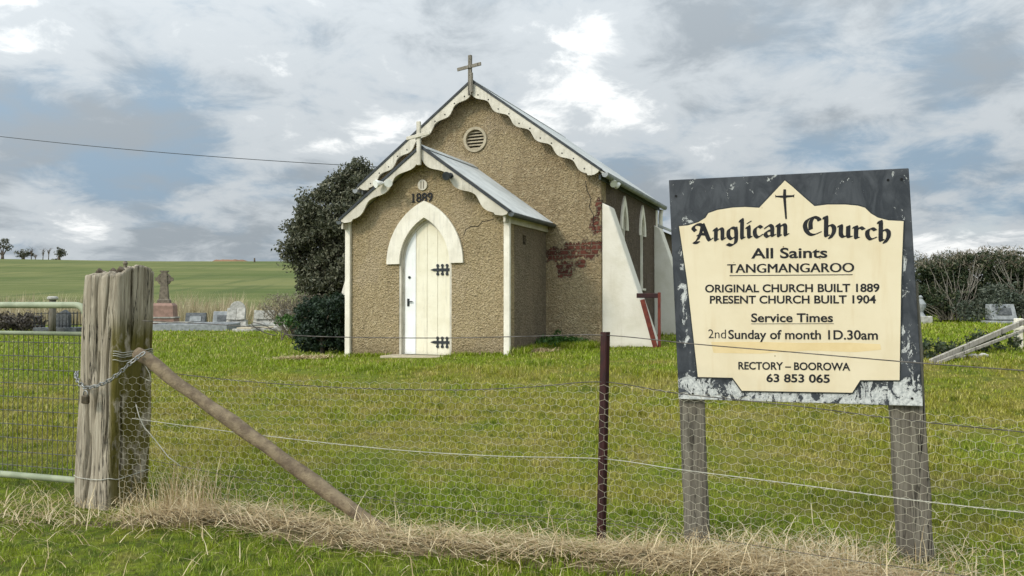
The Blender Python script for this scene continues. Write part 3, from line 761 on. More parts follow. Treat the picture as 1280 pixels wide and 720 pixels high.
# ------------------------------------------------------------------ sign
SO = Vector((0.80, 4.00, 0)); SYAW = -R(17.3)
SM = Matrix.Translation(SO) @ Matrix.Rotation(SYAW, 4, 'Z'); SMI = SM.inverted()
def onsign(px, py, off=0.0):
    """where the sight line through a point of the board meets the board's face, in the sign's own metres"""
    o = SMI @ Vector((0, 0, H)); d = (SMI.to_3x3() @ ray(px, py)); t = (off - o.y)/d.y; p = o + d*t
    return (p.x, p.z)
sign = thing('church_sign', 'cream church notice board with black lettering in a flaking black frame on two posts', 'sign', SO, SYAW)
def sign_build():
    corners = [onsign(*p) for p in ((836, 225), (1136, 210), (1154, 508), (848.5, 499))]
    b = MB(); b.prism(corners, fr, 0, .03); b.build('backing_board', M['board'], sign, bevel=.003)
    out = [(849, 283), (860, 282), (873, 278), (882, 272.5), (885.6, 266.7), (897, 262.7), (915.6, 259.8), (931, 259), (949, 260), (965, 243), (981, 226),
           (990, 233.3), (1004, 246), (1018, 258), (1034, 256), (1057, 256), (1072, 257.4), (1081, 260), (1088, 267), (1097, 272.3), (1110, 275.7), (1129, 276.7),
           (1126, 350), (1124, 475), (1075, 475), (1065, 490.6), (927.5, 488.2), (915.7, 472), (872.5, 471), (859, 350)]
    P = [onsign(*p) for p in out]
    cx = sum(p[0] for p in P)/len(P); cy = sum(p[1] for p in P)/len(P)
    def grow(poly, d):
        n = len(poly); r = []
        for i in range(n):
            a, p, c = Vector(poly[i-1]), Vector(poly[i]), Vector(poly[(i+1) % n])
            e1, e2 = (p-a).normalized(), (c-p).normalized(); nn = (Vector((-e1.y, e1.x)) + Vector((-e2.y, e2.x))).normalized()
            r.append(tuple(p + nn*d))
        return r
    b = MB(); b.prism(grow(P, .007), fr, -.005, -.001); b.build('panel_edging', M['black'], sign)
    b = MB(); b.prism(P, fr, -.009, -.0045); b.build('cream_panel', M['panel'], sign)
    FRM = lambda u, v, w: Vector((u, -.0092-w, v))
    def line(s, x0, y0, x1, y1, caph, bold, nm='lettering', space=1.0, faux=0):
        a, c = onsign(x0, y0), onsign(x1, y1); m = onsign((x0+x1)/2, (y0+y1)/2-caph)
        ch = m[1]-(a[1]+c[1])/2
        V, Fs = text_mesh(s, bold, space); X0, X1 = V[:, 0].min(), V[:, 0].max(); f = lambda x: a[0]+(x-X0)/(X1-X0)*(c[0]-a[0])
        for v, fs in split_words(V, Fs, .17):
            fit_text((v, fs), f(v[:, 0].min()), f(v[:, 0].max()), lambda u: a[1]+(u-a[0])/(c[0]-a[0])*(c[1]-a[1]), ch, FRM, .0012, nm, M['ink'], sign, False, faux)
    line('All Saints', 939, 323, 1034, 322, 12.3, .022)
    line('TANGMANGAROO', 909.5, 341.2, 1067, 340, 11, 0, faux=.04)
    line('ORIGINAL CHURCH BUILT 1889', 881.5, 365.3, 1099, 364.6, 9.4, .024)
    line('PRESENT CHURCH BUILT 1904', 887.5, 379.2, 1094.5, 379, 9.4, .024)
    line('Service Times', 939, 402.3, 1041, 402.3, 10.4, .022)
    line('2nd', 885.5, 422.6, 907.5, 422.9, 11, -.004)
    line('Sunday of month 1D.30am', 910.5, 423.3, 1097, 424.3, 11, .018)
    line('RECTORY \u2013 BOOROWA', 923, 461.3, 1062.5, 462.8, 9, .024)
    line('63 853 065', 958, 477, 1037, 478, 9.6, .026)
    for x0, y0, x1, y1, t in ((912, 344.6, 1065.5, 343.4, .0035), (939, 404.7, 1042, 404.5, .0022)):
        a, c = onsign(x0, y0), onsign(x1, y1); b = MB()
        b.bar((a[0], -.0098, a[1]), (c[0], -.0098, c[1]), t, .001, up=(0, 1, 0)); b.build('underline', M['ink'], sign)
    # cross
    b = MB(); q = lambda pts: b.prism([onsign(*p) for p in pts], fr, -.0105, -.0091)
    q([(979.2, 237), (982.4, 237), (982.6, 244.4), (982.4, 250), (983.6, 274), (981.5, 274), (979, 250), (978.6, 244.4)])
    q([(978.6, 244.6), (978.6, 247.6), (970, 246.6), (969.5, 248), (968.8, 243.6), (970, 245)])
    q([(982.6, 244.4), (991.6, 244.2), (992.6, 242.8), (992.4, 247.6), (991.4, 246.2), (982.5, 247.4)])
    b.build('cross', M['ink'], sign)
    # blackletter heading with a broad-nib pen
    G = {'A': (1.25, [[(.02, 1.0), (-.12, 1.22), (.0, 1.48), (.28, 1.52), (.46, 1.40)], [(.48, 1.42), (.40, .9), (.18, .25), (-.05, .02), (.22, -.04)], [(.50, 1.5), (.68, .9), (.92, .12), (1.1, .18)], [(.2, .62), (.5, .66), (.76, .6)]]),
         'n': (.86, [[(.02, .9), (.12, 1.0), (.12, .1), (.22, .06)], [(.14, .74), (.36, .98), (.54, .88), (.56, .12), (.70, .12)]]),
         'g': (.84, [[(.56, .9), (.3, 1.0), (.1, .78), (.1, .28), (.3, .04), (.54, .24)], [(.56, .98), (.60, .4), (.56, -.28), (.30, -.50), (.04, -.38)]]),
         'l': (.46, [[(.04, 1.5), (.14, 1.6), (.14, .16), (.26, .06)]]),
         'i': (.44, [[(.02, .9), (.12, 1.0), (.14, .16), (.26, .08)], [(.10, 1.34), (.20, 1.40)]]),
         'c': (.70, [[(.52, .84), (.34, .98), (.10, .74), (.10, .28), (.28, .03), (.52, .2)]]),
         'a': (.84, [[(.10, .80), (.32, 1.0), (.52, .84), (.54, .14), (.68, .12)], [(.52, .56), (.2, .5), (.08, .26), (.24, .03), (.52, .24)]]),
         'C': (1.2, [[(.96, 1.30), (.90, 1.46), (.62, 1.56), (.26, 1.25), (.14, .75), (.28, .22), (.58, .02), (.98, .28)], [(.60, 1.5), (.46, 1.1), (.46, .5)]]),
         'h': (.86, [[(.04, 1.5), (.14, 1.6), (.14, .10), (.24, .06)], [(.16, .74), (.40, .98), (.58, .80), (.56, .32), (.36, -.16)]]),
         'u': (.86, [[(.02, .9), (.12, 1.0), (.12, .24), (.28, .04), (.52, .24)], [(.54, 1.0), (.54, .14), (.68, .1)]]),
         'r': (.68, [[(.02, .9), (.12, 1.0), (.12, .10), (.22, .06)], [(.16, .74), (.36, .98), (.54, .84)]])}
    def smooth(p):
        if len(p) < 3: return p
        r = []
        for i in range(len(p)-1):
            p0, p1, p2, p3 = [Vector(p[max(0, min(len(p)-1, i+k))]) for k in (-1, 0, 1, 2)]
            for k in range(5):
                t = k/5; r.append(tuple(.5*((2*p1)+(p2-p0)*t+(2*p0-5*p1+4*p2-p3)*t*t+(3*p1-p0-3*p2+p3)*t**3)))
        return r + [p[-1]]
    def word(s, x0, x1, basepx, xh):
        tot = sum(G[c][0] for c in s) - .15; b = MB(); lay = 0; pen = 0
        na = R(38); nw = Vector((math.cos(na), math.sin(na)))*.135; nt = Vector((-math.sin(na), math.cos(na)))*.034
        for c in s:
            wdt, strokes = G[c]
            for st in strokes:
                pl = smooth(st)
                for p, q in zip(pl, pl[1:]):
                    p, q = Vector(p), Vector(q)
                    pts = [e + a*nw + g*nt for e in (p, q) for a in (-1, 1) for g in (-1, 1)]
                    pts = hull(pts); lay += 1
                    poly = []
                    for u, v in pts:
                        X = x0 + (pen+u)/tot*(x1-x0); poly.append(onsign(X, basepx(X) - v*xh))
                    b.prism(poly, fr, -.0100-.000004*lay, -.0092)
            pen += wdt
        b.build('heading_word', M['ink'], sign)
    def hull(pts):
        pts = sorted((p.x, p.y) for p in pts)
        def half(ps):
            h = []
            for p in ps:
                while len(h) >= 2 and (h[-1][0]-h[-2][0])*(p[1]-h[-2][1]) - (h[-1][1]-h[-2][1])*(p[0]-h[-2][0]) <= 0: h.pop()
                h.append(p)
            return h[:-1]
        return half(pts) + half(pts[::-1])
    word('Anglican', 869, 984.5, lambda X: 303.5 - 8.5*(max(X-869, 0)/115)**.8 , 14.5)
    word('Church', 1003, 1113, lambda X: 293.5 + 8.5*(max(X-1003, 0)/110)**1.2, 14.5)
    # faint overpainted strip and flaws
    b = MB(); pts = [(889, 427.5), (940, 427), (1000, 428.5), (1060, 428), (1100, 430), (1101, 437), (1070, 440), (1010, 438), (950, 442), (892, 441)]
    b.prism([onsign(*p) for p in pts], fr, -.0094, -.0089); b.build('overpainted_strip', M['patch'], sign)
    # posts behind the board
    for (xt, yt), (xb, yb), w in (((862, 420), (871, 700), .125), ((1130, 420), (1148, 722), .15)):
        a = onsign(xt, yt, .04); c = onsign(xb, yb, .04)
        zt, zb = 1.35, -.1
        f = lambda z: a[0] + (z-a[1])/(c[1]-a[1])*(c[0]-a[0])
        b = MB(); n = 24; sec = []
        vs = []; fs = []
        for i in range(n+1):
            z = zb+(zt-zb)*i/n; x = f(z)
            for k, (ex, ey) in enumerate(((-1, 0), (-.9, -.0), (.9, 0), (1, 0), (1, 1), (-1, 1))):
                j = mnoise.noise(Vector((x*3+k, z*6, k)))*.006
                vs.append(Vector((x+ex*w/2+j, .032+ey*.09+(.0 if k in (1, 2) or ey else .008), z)))
        for i in range(n):
            for k in range(6): fs.append((i*6+k, i*6+(k+1) % 6, (i+1)*6+(k+1) % 6, (i+1)*6+k))
        fs += [list(range(6)), [n*6+k for k in range(6)]]
        b.add(vs, fs); b.build('post', M['signpost'], sign)
    for p in ((845, 245), (1127, 224), (866, 492), (1140, 498), (1110, 225)):
        u, v = onsign(*p); b = MB(); b.lathe([(.006, -.003), (.006, 0)], (u, -.0005, v), 8, 'Y'); b.build('bolt', M['dark'], sign)
sign_build()

# ------------------------------------------------------------------ gate post
GP = Vector((-2.47, 4.80, 0))
gpost = thing('gate_post', 'thick weathered grey split timber gate post with mossy right side', 'post', GP, -R(19))
def gatepost():
    b = MB(); nz = 90; side = 64; hs = .148; per = side*4; vs = []; fs = []
    for i in range(nz+1):
        t = i/nz
        for k in range(per):
            e, q = divmod(k, side); s = -1+2*q/side
            x, y = ((s, -1), (1, s), (-s, 1), (-1, -s))[e]
            # rounded corners
            rr = 1.0/max(1.0, (abs(x)**8+abs(y)**8)**(1/8.)); x *= rr; y *= rr
            top = 1.415 + .065*max(0, 1-(y-.05)**2)*((x+1)/2)**1.5 - .02*max(0, -x-.8)/.2 + .010*mnoise.noise(Vector((x*4, y*4, 3))) - .03*max(0, 1-abs(x+.2)/.10)*max(0, -y)
            z = -.15 + (top+.15)*t
            g = mnoise.noise(Vector((x*13, y*13, z*1.6)))*.0014 + mnoise.noise(Vector((x*1.6, y*1.6, z*2.0)))*.009 - .012*max(0, mnoise.noise(Vector((x*5, y*5, z*6)))-.32)
            cr = 0
            for cx, cy, z0, z1, dp in ((-.15, -1, .80, 1.5, .055), (-.35, -1, .1, .78, .05), (.35, -1, 1.0, 1.5, .02), (1, -.3, .95, 1.5, .06), (1, .35, .55, 1.5, .03), (1, .1, -.1, .22, .07), (-.2, -1, -.1, .45, .03), (.05, -1, .5, .95, .03), (.6, -1, .3, 1.1, .025), (1, .75, .7, 1.45, .04), (1, -.6, .1, .7, .03)):
                wob = .06*math.sin(z*9+cx*5)
                dd = math.hypot(x-cx-(wob if cy == -1 else 0), y-cy-(wob if cx == 1 else 0))
                if z0 < z < z1: cr = max(cr, dp*math.exp(-(dd/.045)**2)*min(1, (z-z0)*8, (z1-z)*8+.4))
            sc = 1 + g/hs - cr/hs; taper = 1.06 - .07*max(z, 0)/1.4
            vs.append(Vector((x*hs*sc*taper + .045*(z-.7), y*hs*sc*taper, z)))
    for i in range(nz):
        for k in range(per): fs.append((i*per+k, i*per+(k+1) % per, (i+1)*per+(k+1) % per, (i+1)*per+k))
    b.add(vs, fs, True)
    # top: concentric rings, hollowed
    base = len(b.v); last = [Vector(b.v[nz*per+k]) for k in range(per)]; c = sum(last, Vector())/per; rings = [[nz*per+k for k in range(per)]]
    for q in (.75, .5, .25):
        ids = []
        for k in range(per):
            p = c + (last[k]-c)*q; p.z = last[k].z*q + c.z*(1-q) + mnoise.noise(Vector((p.x*22, p.y*22, 1)))*.035 + .012
            b.v.append(tuple(p)); ids.append(len(b.v)-1)
        rings.append(ids)
    for r0, r1 in zip(rings, rings[1:]):
        for k in range(per): b.f.append([r0[k], r0[(k+1) % per], r1[(k+1) % per], r1[k]]); b.sm.append(True)
    b.f.append(rings[-1]); b.sm.append(True)
    b.build('post_timber', M['postwood'], gpost)
    b = MB(); g = random.Random(3)
    for i in range(7):
        p = Vector((-.09+.035*i, -.06+.02*g.uniform(-1, 1), 1.425+.012*g.random())); q = p+Vector((.055, .02*g.uniform(-1, 1), .012*g.uniform(-1, 1.5))); b.tube([p, p.lerp(q, .5)+Vector((0, 0, .012)), q], [.010, .017*g.uniform(.6, 1.3), .008], 6)
    b.build('rotten_splinter', M['bark'], gpost)
    b = MB()
    ang = lambda h, r, a0, a1, n=30: [Vector((r*math.copysign(abs(math.cos(a))**.35, math.cos(a))+.045*(h-.7), r*math.copysign(abs(math.sin(a))**.35, math.sin(a)), h+.006*math.sin(a*5))) for a in [a0+(a1-a0)*i/n for i in range(n+1)]]
    b.tube(ang(.19, .166, 0, 2*math.pi, 40), .0028, 5); b.build('wire_wrap', M['galv'], gpost)
    b = MB()
    for h in (.925, .938, .952, .90): b.tube(ang(h, .160, -math.pi/2+.5, math.pi/2+.2), .0028, 5)
    b.build('wire_wrap', M['galv'], gpost)
gatepost()

# ------------------------------------------------------------------ brace pole
def brace():
    a = at(171, 441, 4.56); c = at(490, 662, 4.16); c.z = -.02; n = 28
    pts = [a.lerp(c, i/n) + Vector((mnoise.noise(Vector((i*.3, 0, 0)))*.012, 0, mnoise.noise(Vector((i*.3, 5, 0)))*.012)) for i in range(n+1)]
    b = MB(); b.tube(pts, [.036+.006*math.sin(i*.7)*.5+.004*i/n for i in range(n+1)], 14)
    o = b.build('brace_pole', M['polebark']); tag(o, 'round brown timber pole slanting from the gate post down to the ground', 'pole')
brace()

# ------------------------------------------------------------------ wire fence
FA, FB = Vector((-2.35, 4.66)), Vector((.46, 3.97)); FC = Vector((1.90, 3.22)); FD = Vector((4.5, 1.87))
def fence_at(px, py):
    """point of the fence plane seen through a sight line"""
    r = ray(px, py)
    for A, B in ((FA, FB), (FB, FD)):
        d = B-A; den = r.x*d.y - r.y*d.x
        t = (A.x*d.y - A.y*d.x)/den
        p = Vector((r.x*t, r.y*t)); s = (p-A).dot(d)/d.length_squared
        if s <= 1.0 or B is FD: return Vector((p.x, p.y, H + r.z*t))
fence = thing('wire_fence', 'wire and netting fence with one maroon steel post across the foreground', 'fence', (FB.x, FB.y, 0))
FO = Vector((FB.x, FB.y, 0))
def fence_build():
    # steel post: Y-section star picket
    top = fence_at(757, 415)-FO; bot = fence_at(751, 684)-FO; bot.z = -.12
    b = MB()
    d = (top-bot).normalized()
    for a in (90, 210, 330):
        o = Vector((math.cos(R(a-60)), math.sin(R(a-60)), 0))
        b.bar(bot+o*.013, top+o*.013, .006, .027, up=o)
    b.bar(bot, top, .014, .014); b.build('steel_post', M['redsteel'], fence)
    def wire(pxs, r, mat, extra=()):
        P = [fence_at(*p)-FO for p in pxs]; pts = []
        for i in range(len(P)-1):
            p0, p1, p2, p3 = P[max(i-1, 0)], P[i], P[i+1], P[min(i+2, len(P)-1)]
            for k in range(10):
                t = k/10; pts.append(.5*((2*p1)+(p2-p0)*t+(2*p0-5*p1+4*p2-p3)*t*t+(3*p1-p0-3*p2+p3)*t**3))
        pts.append(P[-1]); b = MB(); b.tube(pts, r, 6); b.build('wire', mat, fence)
    wire([(178, 401), (270, 405.5), (330, 410), (352, 415), (365, 419), (433, 421.5), (550, 422.5), (660, 420.5), (755, 419), (868, 430), (1000, 441), (1140, 453), (1290, 464)], .0026, M['rustwire'])
    wire([(186, 463), (300, 476), (430, 484.5), (560, 487.5), (660, 484), (753, 477.5), (850, 492), (1000, 508), (1140, 526), (1290, 541)], .0026, M['rustwire'])
    wire([(165, 523), (300, 541), (480, 561), (620, 570), (752, 573.5), (850, 587), (1000, 606), (1140, 625), (1290, 642)], .0024, M['galv'])
    wire([(188, 575), (330, 603), (480, 625), (620, 642), (752, 653), (900, 675), (1040, 697), (1180, 716), (1290, 732)], .0018, M['rustwire'])
    # loose loop on the top wire and a hanging tail at the gate post
    b = MB(); c = fence_at(336, 409)-FO
    b.tube([c+Vector((.075*math.cos(a)-.02, -.01, .02*math.sin(a)-.01-.03*math.cos(a))) for a in [i*2*math.pi/22 for i in range(21)]], .0028, 5); b.build('wire_loop', M['rustwire'], fence)
    b = MB(); pts = [fence_at(*p)-FO+Vector((0, -.02, 0)) for p in ((172, 505), (176, 520), (182, 533), (195, 548), (212, 570), (228, 582))]
    b.tube(pts, .003, 5); b.build('wire_tail', M['galv'], fence)
    b = MB(); pts = [fence_at(*p)-FO+Vector((0, -.03, 0)) for p in ((172, 446), (182, 452), (190, 466), (192, 476), (186, 474))]
    b.tube(pts, .003, 5); b.build('wire_tail', M['galv'], fence)
    # hexagonal netting from the second wire to the ground
    b = MB(); cw, chh = .058, .048
    def strip(A, B, zl, zr, t0=0.0):
        d = (B-A); L = d.length; d = d/L; nr = int(.9/(chh*.75)); nc = int(L/cw)+1
        def pt(u, z):
            f = min(max(u/L, 0), 1); top = zl + (zr-zl)*f; zz = z*(top/.84)
            w = mnoise.noise(Vector((u*2.1+A.x, z*2.4, 2)))*.014; 
            jx = mnoise.noise(Vector((u*9, z*9, 7)))*.012; jz = mnoise.noise(Vector((u*9, z*9, 17)))*.010
            if not (0 <= u <= L): return None
            g = gz1(A.x+d.x*u, A.y+d.y*u)
            return Vector((A.x+d.x*(u+jx)-d.y*w, A.y+d.y*(u+jx)+d.x*w, max(zz+jz, g+.004))) - FO
        def seg(u0, z0, u1, z1, r):
            if z1 > .845 or z0 > .845: return
            p, q = pt(u0, z0), pt(u1, z1)
            if p is None or q is None: return
            if (p-q).length < .004: return
            b.tube([p, q], r, 3, False)
        for r in range(nr+1):
            for c in range(-1, nc+1):
                u = c*cw + (cw/2 if r % 2 else 0); z = r*chh*.75
                # vertices of a flat-sided hexagon cell: two slanted wires and one twisted upright
                seg(u, z+.25*chh, u+cw/2, z, .0009); seg(u+cw/2, z, u+cw, z+.25*chh, .0009)
                seg(u, z+.25*chh, u, z+.75*chh, .00085)
    o1 = Vector((-.008, -.030)); o2 = Vector((-.014, -.028)); strip(FA+o1, FB+o1, .80, .83); strip(FB+o2, FD+o2, .83, .70)
    b.build('netting', M['galvnet'], fence, fix=False)
M['galvnet'] = simple('galvanised_netting', (.40, .37, .28), (.54, .50, .38), 3, .6, .1)
fence_build()

# ------------------------------------------------------------------ gate
gate = thing('farm_gate', 'galvanised tubular farm gate filled with wire mesh', 'gate', (-2.765, 4.99, 0), math.pi-R(17))
def gate_build():
    # local x runs from the latch end (0) away to the hinge end (3 m)
    r = .021; b = MB(); zt, zb = 1.232, .095; L = 3.0; pts = []
    def corner(cx, cz, a0, a1, rad=.085): return [Vector((cx+rad*math.cos(a), 0, cz+rad*math.sin(a))) for a in [a0+(a1-a0)*i/8 for i in range(9)]]
    q = math.pi/2
    pts += corner(.085, zb+.085, math.pi+0, math.pi+q)[::-1]
    pts = [Vector((.0, 0, zb))] if False else []
    loop = [Vector((1.5, 0, zb))] + [Vector((.085, 0, zb))][:0] + corner(.085, zb+.085, 3*q, 2*q) + corner(.085, zt-.085, 2*q, q) + corner(L-.085, zt-.085, q, 0) + corner(L-.085, zb+.085, 0, -q) + [Vector((1.5, 0, zb))]
    b.tube(loop, r, 12); b.build('frame', M['galvtube'], gate)
    b = MB(); b.tube([(.02, 0, 1.045), (L-.02, 0, 1.045)], .014, 10); b.build('rail', M['galvtube'], gate)
    b = MB(); b.tube([(1.5, 0, zb), (1.5, 0, zt)], .016, 10); b.build('upright', M['galvtube'], gate)
    b = MB(); n = int(L/.043)
    for i in range(n+1): b.tube([(.03+i*.043, -.018, zb), (.03+i*.043, -.018, 1.045)], .0023, 5, False)
    z = zb+.06
    while z < 1.04: b.tube([(.0, -.022, z), (L, -.022, z)], .0028, 5, False); z += .092
    b.build('mesh_infill', M['meshwire'], gate)
M['galvtube'] = simple('galvanised_tube', (.30, .325, .215), (.21, .235, .15), 6, .6, .0)
M['meshwire'] = simple('dull_mesh_wire', (.085, .085, .07), (.14, .135, .11), 12, .6, .3)
gate_build()

# ------------------------------------------------------------------ chain and padlock
def chain():
    P0 = [at(180, 441, 4.50), at(165, 452, 4.47), at(150, 466, 4.50), at(135, 477, 4.53), at(120, 483, 4.58), at(106, 485, 4.63), at(98, 478, 4.68), at(95, 469, 4.76), at(97, 464, 4.88)]
    P = []
    for i in range(len(P0)-1):
        for k in range(14): P.append(P0[i].lerp(P0[i+1], k/14))
    # even spacing
    b = MB(); step = .027; acc = 0; last = P[0]; pts = [P[0]]
    for p in P[1:]:
        acc += (p-last).length; last = p
        if acc >= step: pts.append(p); acc = 0
    for i in range(len(pts)-1):
        p, q = pts[i], pts[i+1]; d = (q-p).normalized(); u = d.orthogonal().normalized(); w = d.cross(u)
        if i % 2: u = w
        c = (p+q)/2; ring = [c + d*(.021*math.cos(a)) + u*(.0115*math.sin(a)) for a in [k*2*math.pi/12 for k in range(13)]]
        b.tube(ring, .0036, 5, False)
    o = b.build('gate_chain', M['galvchain']); tag(o, 'galvanised chain looped round the gate post to the gate', 'chain')
    c = at(107, 493, 4.60); t = thing('padlock', 'small tarnished padlock hanging from the chain on the gate post', 'padlock', c - Vector((0, 0, .03)), -R(19))
    b = MB(); b.box((0, 0, 0), (.052, .024, .050)); b.build('lock_body', M['brass'], t, bevel=.006)
    b = MB(); b.tube([Vector((.017*math.cos(a), 0, .022+.03*max(math.sin(a), 0)**.6)) for a in [i*math.pi/12 for i in range(13)]], .0038, 8); b.build('shackle', M['galvchain'], t)
M['galvchain'] = simple('worn_chain', (.34, .34, .32), (.20, .20, .19), 40, .4, .6)
chain()

# ------------------------------------------------------------------ red steel frame by the buttress
def redframe():
    o = CM @ Vector((NC+NH+1.26, Y1-.16, 0)); g = gz1(o.x, o.y)
    t = thing('steel_brace_frame', 'red oxide steel post and slanting stay beside the white buttress', 'steel frame', (o.x, o.y, g), -R(8))
    Y = o.y; P = lambda px, py: Vector((at(px, py, Y).x-o.x, 0, at(px, py, Y).z-g))
    b = MB(); b.bar(P(824, 365.5), Vector((P(824, 434).x, 0, -.1)), .06); b.build('upright', M['redrust'], t, bevel=.006)
    b = MB(); b.bar(P(796, 369.5)+Vector((0, .0, 0)), P(822.6, 369.5), .05, .10); b.build('top_rail', M['redsteel'], t, bevel=.006)
    b = MB(); b.bar(P(803, 374.5)+Vector((0, -.05, 0)), P(820, 434)+Vector((0, -.05, -.05)), .10, .06, up=(0, 1, 0)); b.build('stay', M['redrust'], t, bevel=.006)
redframe()

# ------------------------------------------------------------------ foliage
def leaf_cloud(clumps, n_per, size, droop=.3, flat=1.0, aspect=2.2, seed=1):
    """clumps: array (N,4) centre + radius; returns leaf quads as arrays"""
    g = np.random.default_rng(seed); C = np.repeat(np.asarray(clumps, float), n_per, 0); n = len(C)
    d = g.normal(size=(n, 3)); d /= np.linalg.norm(d, axis=1)[:, None]; r = g.random(n)**.45
    p = C[:, :3] + d*(C[:, 3]*r)[:, None]*np.array([1, 1, flat])
    a = g.normal(size=(n, 3)); a[:, 2] -= droop; a /= np.linalg.norm(a, axis=1)[:, None]
    b = np.cross(a, g.normal(size=(n, 3))); b /= np.linalg.norm(b, axis=1)[:, None]
    s = size*(.6+.8*g.random(n))[:, None]
    q = np.stack([p-a*s*.5, p+b*s/aspect*.5, p+a*s*.5, p-b*s/aspect*.5], 1)
    return q.reshape(-1, 3)
def leaves_obj(name, V, mat, parent):
    n = len(V)//4; return raw_mesh(name, V, np.arange(n*4), np.full(n, 4), mat, parent)
def blobs_to_clumps(blobs, per, rc, seed, shell=.75):
    g = np.random.default_rng(seed); out = []
    for (x, y, z, rx, ry, rz, w) in blobs:
        for _ in range(max(9, int(per*w))):
            d = g.normal(size=3); d /= np.linalg.norm(d); r = shell + (1-shell)*g.random() if g.random() < .8 else g.random()*shell
            k = .85+.25*g.random()
            out.append((x+d[0]*rx*r*k, y+d[1]*ry*r*k, z+d[2]*rz*r*k, rc*(.5+g.random())))
    return np.array(out)
def limbs(b, base, targets, r0, seed, fork=.35):
    g = random.Random(seed); base = Vector(base)
    for t in targets:
        t = Vector(t); mid = base.lerp(t, .5) + Vector((g.uniform(-.1, .1), g.uniform(-.1, .1), g.uniform(0, .15)))*(t-base).length*.5
        pts = [base, base.lerp(mid, .5)+Vector((g.uniform(-.03, .03), 0, 0)), mid, mid.lerp(t, .5), t]
        b.tube(pts, [r0, r0*.8, r0*.6, r0*.4, r0*.15], 7)
def tree(name, label, cat, base, blobs, per, rc, n_per, leaf, mat, r0, seed, group=None, droop=.4, trunk_h=.3, tips=None, kids=('crown', 'trunk'), shell=.75):
    """blobs in metres relative to the base"""
    t = thing(name, label, cat, base, 0, group); cl = blobs_to_clumps(blobs, per, rc, seed, shell)
    leaves_obj(kids[0], leaf_cloud(cl, n_per, leaf, droop, .8, 2.4, seed), mat, t)
    if tips: 
        up = cl[cl[:, 2] > np.quantile(cl[:, 2], tips[1])]; leaves_obj('dry_tips', leaf_cloud(up + np.array([0, 0, .15, 0]), int(n_per*.5), leaf*1.3, -1.2, .8, 6, seed+5), tips[0], t)
    if tips:     # pale dead limbs fanning through the front of the scrub
        b = MB(); g = random.Random(seed+1)
        for _ in range(40):
            x, y, z, rx, ry, rz, w = g.choice(blobs); q = Vector((x+g.uniform(-.9, .9)*rx, y-ry*g.uniform(.85, 1.15), z+g.uniform(-.4, .8)*rz)); p = Vector((x*.25+g.uniform(-.3, .3), y-ry*.8, .1)); mm = p.lerp(q, .55)+Vector((g.uniform(-.15, .15), -.1, .1))
            b.tube([p, mm, q], [.024, .018, .006], 4, False)
        b.build('bare_branches', M['crosswood'], t)
    if r0:
        b = MB(); h = trunk_h
        b.tube([Vector((0, 0, -.2)), Vector((.02, 0, h*.5)), Vector((0, .03, h))], [r0*1.25, r0, r0*.9], 9)
        limbs(b, (0, .03, h*.9), [(x, y, z+rz*.2) for x, y, z, rx, ry, rz, w in blobs], r0*.6, seed)
        b.build(kids[1], M['bark'], t)
    return t
def rel(px, py, Y, base): p = at(px, py, Y); return (p.x-base[0], p.y-base[1], p.z-base[2])
def pxblobs(lst, Y, base, ydep=1.0, seed=0):
    g = random.Random(seed); out = []
    for px, py, rpx, rpy in lst:
        x, y, z = rel(px, py, Y, base); rx = rpx/F*Y; rz = rpy/F*Y
        out.append((x, g.uniform(-.4, .4)*ydep, z, rx, max(rx, rz)*ydep, rz, (rpx*rpy/900)))
    return out
# big gum behind the porch
Yt = 31.0; bx = at(418, 400, Yt); base = (bx.x, Yt, gz1(bx.x, Yt))
tree('gum_tree', 'large dark dense-crowned tree behind the left side of the church', 'tree', base,
     pxblobs([(392, 262, 24, 22), (420, 243, 26, 24), (446, 232, 30, 26), (378, 298, 20, 20), (400, 300, 30, 28), (430, 285, 34, 34), (460, 262, 26, 28), (388, 336, 18, 18), (410, 345, 28, 30), (440, 335, 34, 36), (372, 285, 14, 12), (468, 300, 24, 30), (425, 372, 30, 24), (395, 362, 22, 18), (440, 385, 24, 18), (372, 318, 16, 16), (458, 222, 14, 14), (476, 236, 22, 20)], Yt, base, 1, 3),
     62, .36, 105, .15, M['leaf_gum'], .32, 5, trunk_h=1.2, shell=.72)
# clipped dark shrub at the porch corner
Ys = 17.9; bx = at(402, 436, Ys); base = (bx.x, Ys, gz1(bx.x, Ys))
tree('shrub', 'dark glossy green rounded shrub at the left corner of the porch', 'shrub', base,
     pxblobs([(390, 400, 24, 27), (418, 398, 26, 29), (405, 420, 36, 20), (380, 424, 16, 15), (428, 420, 22, 20), (402, 386, 26, 15), (422, 384, 22, 15)], Ys, base, 1, 5),
     150, .12, 34, .085, M['leaf_dark'], .05, 9, trunk_h=.3, kids=('foliage', 'stem'))
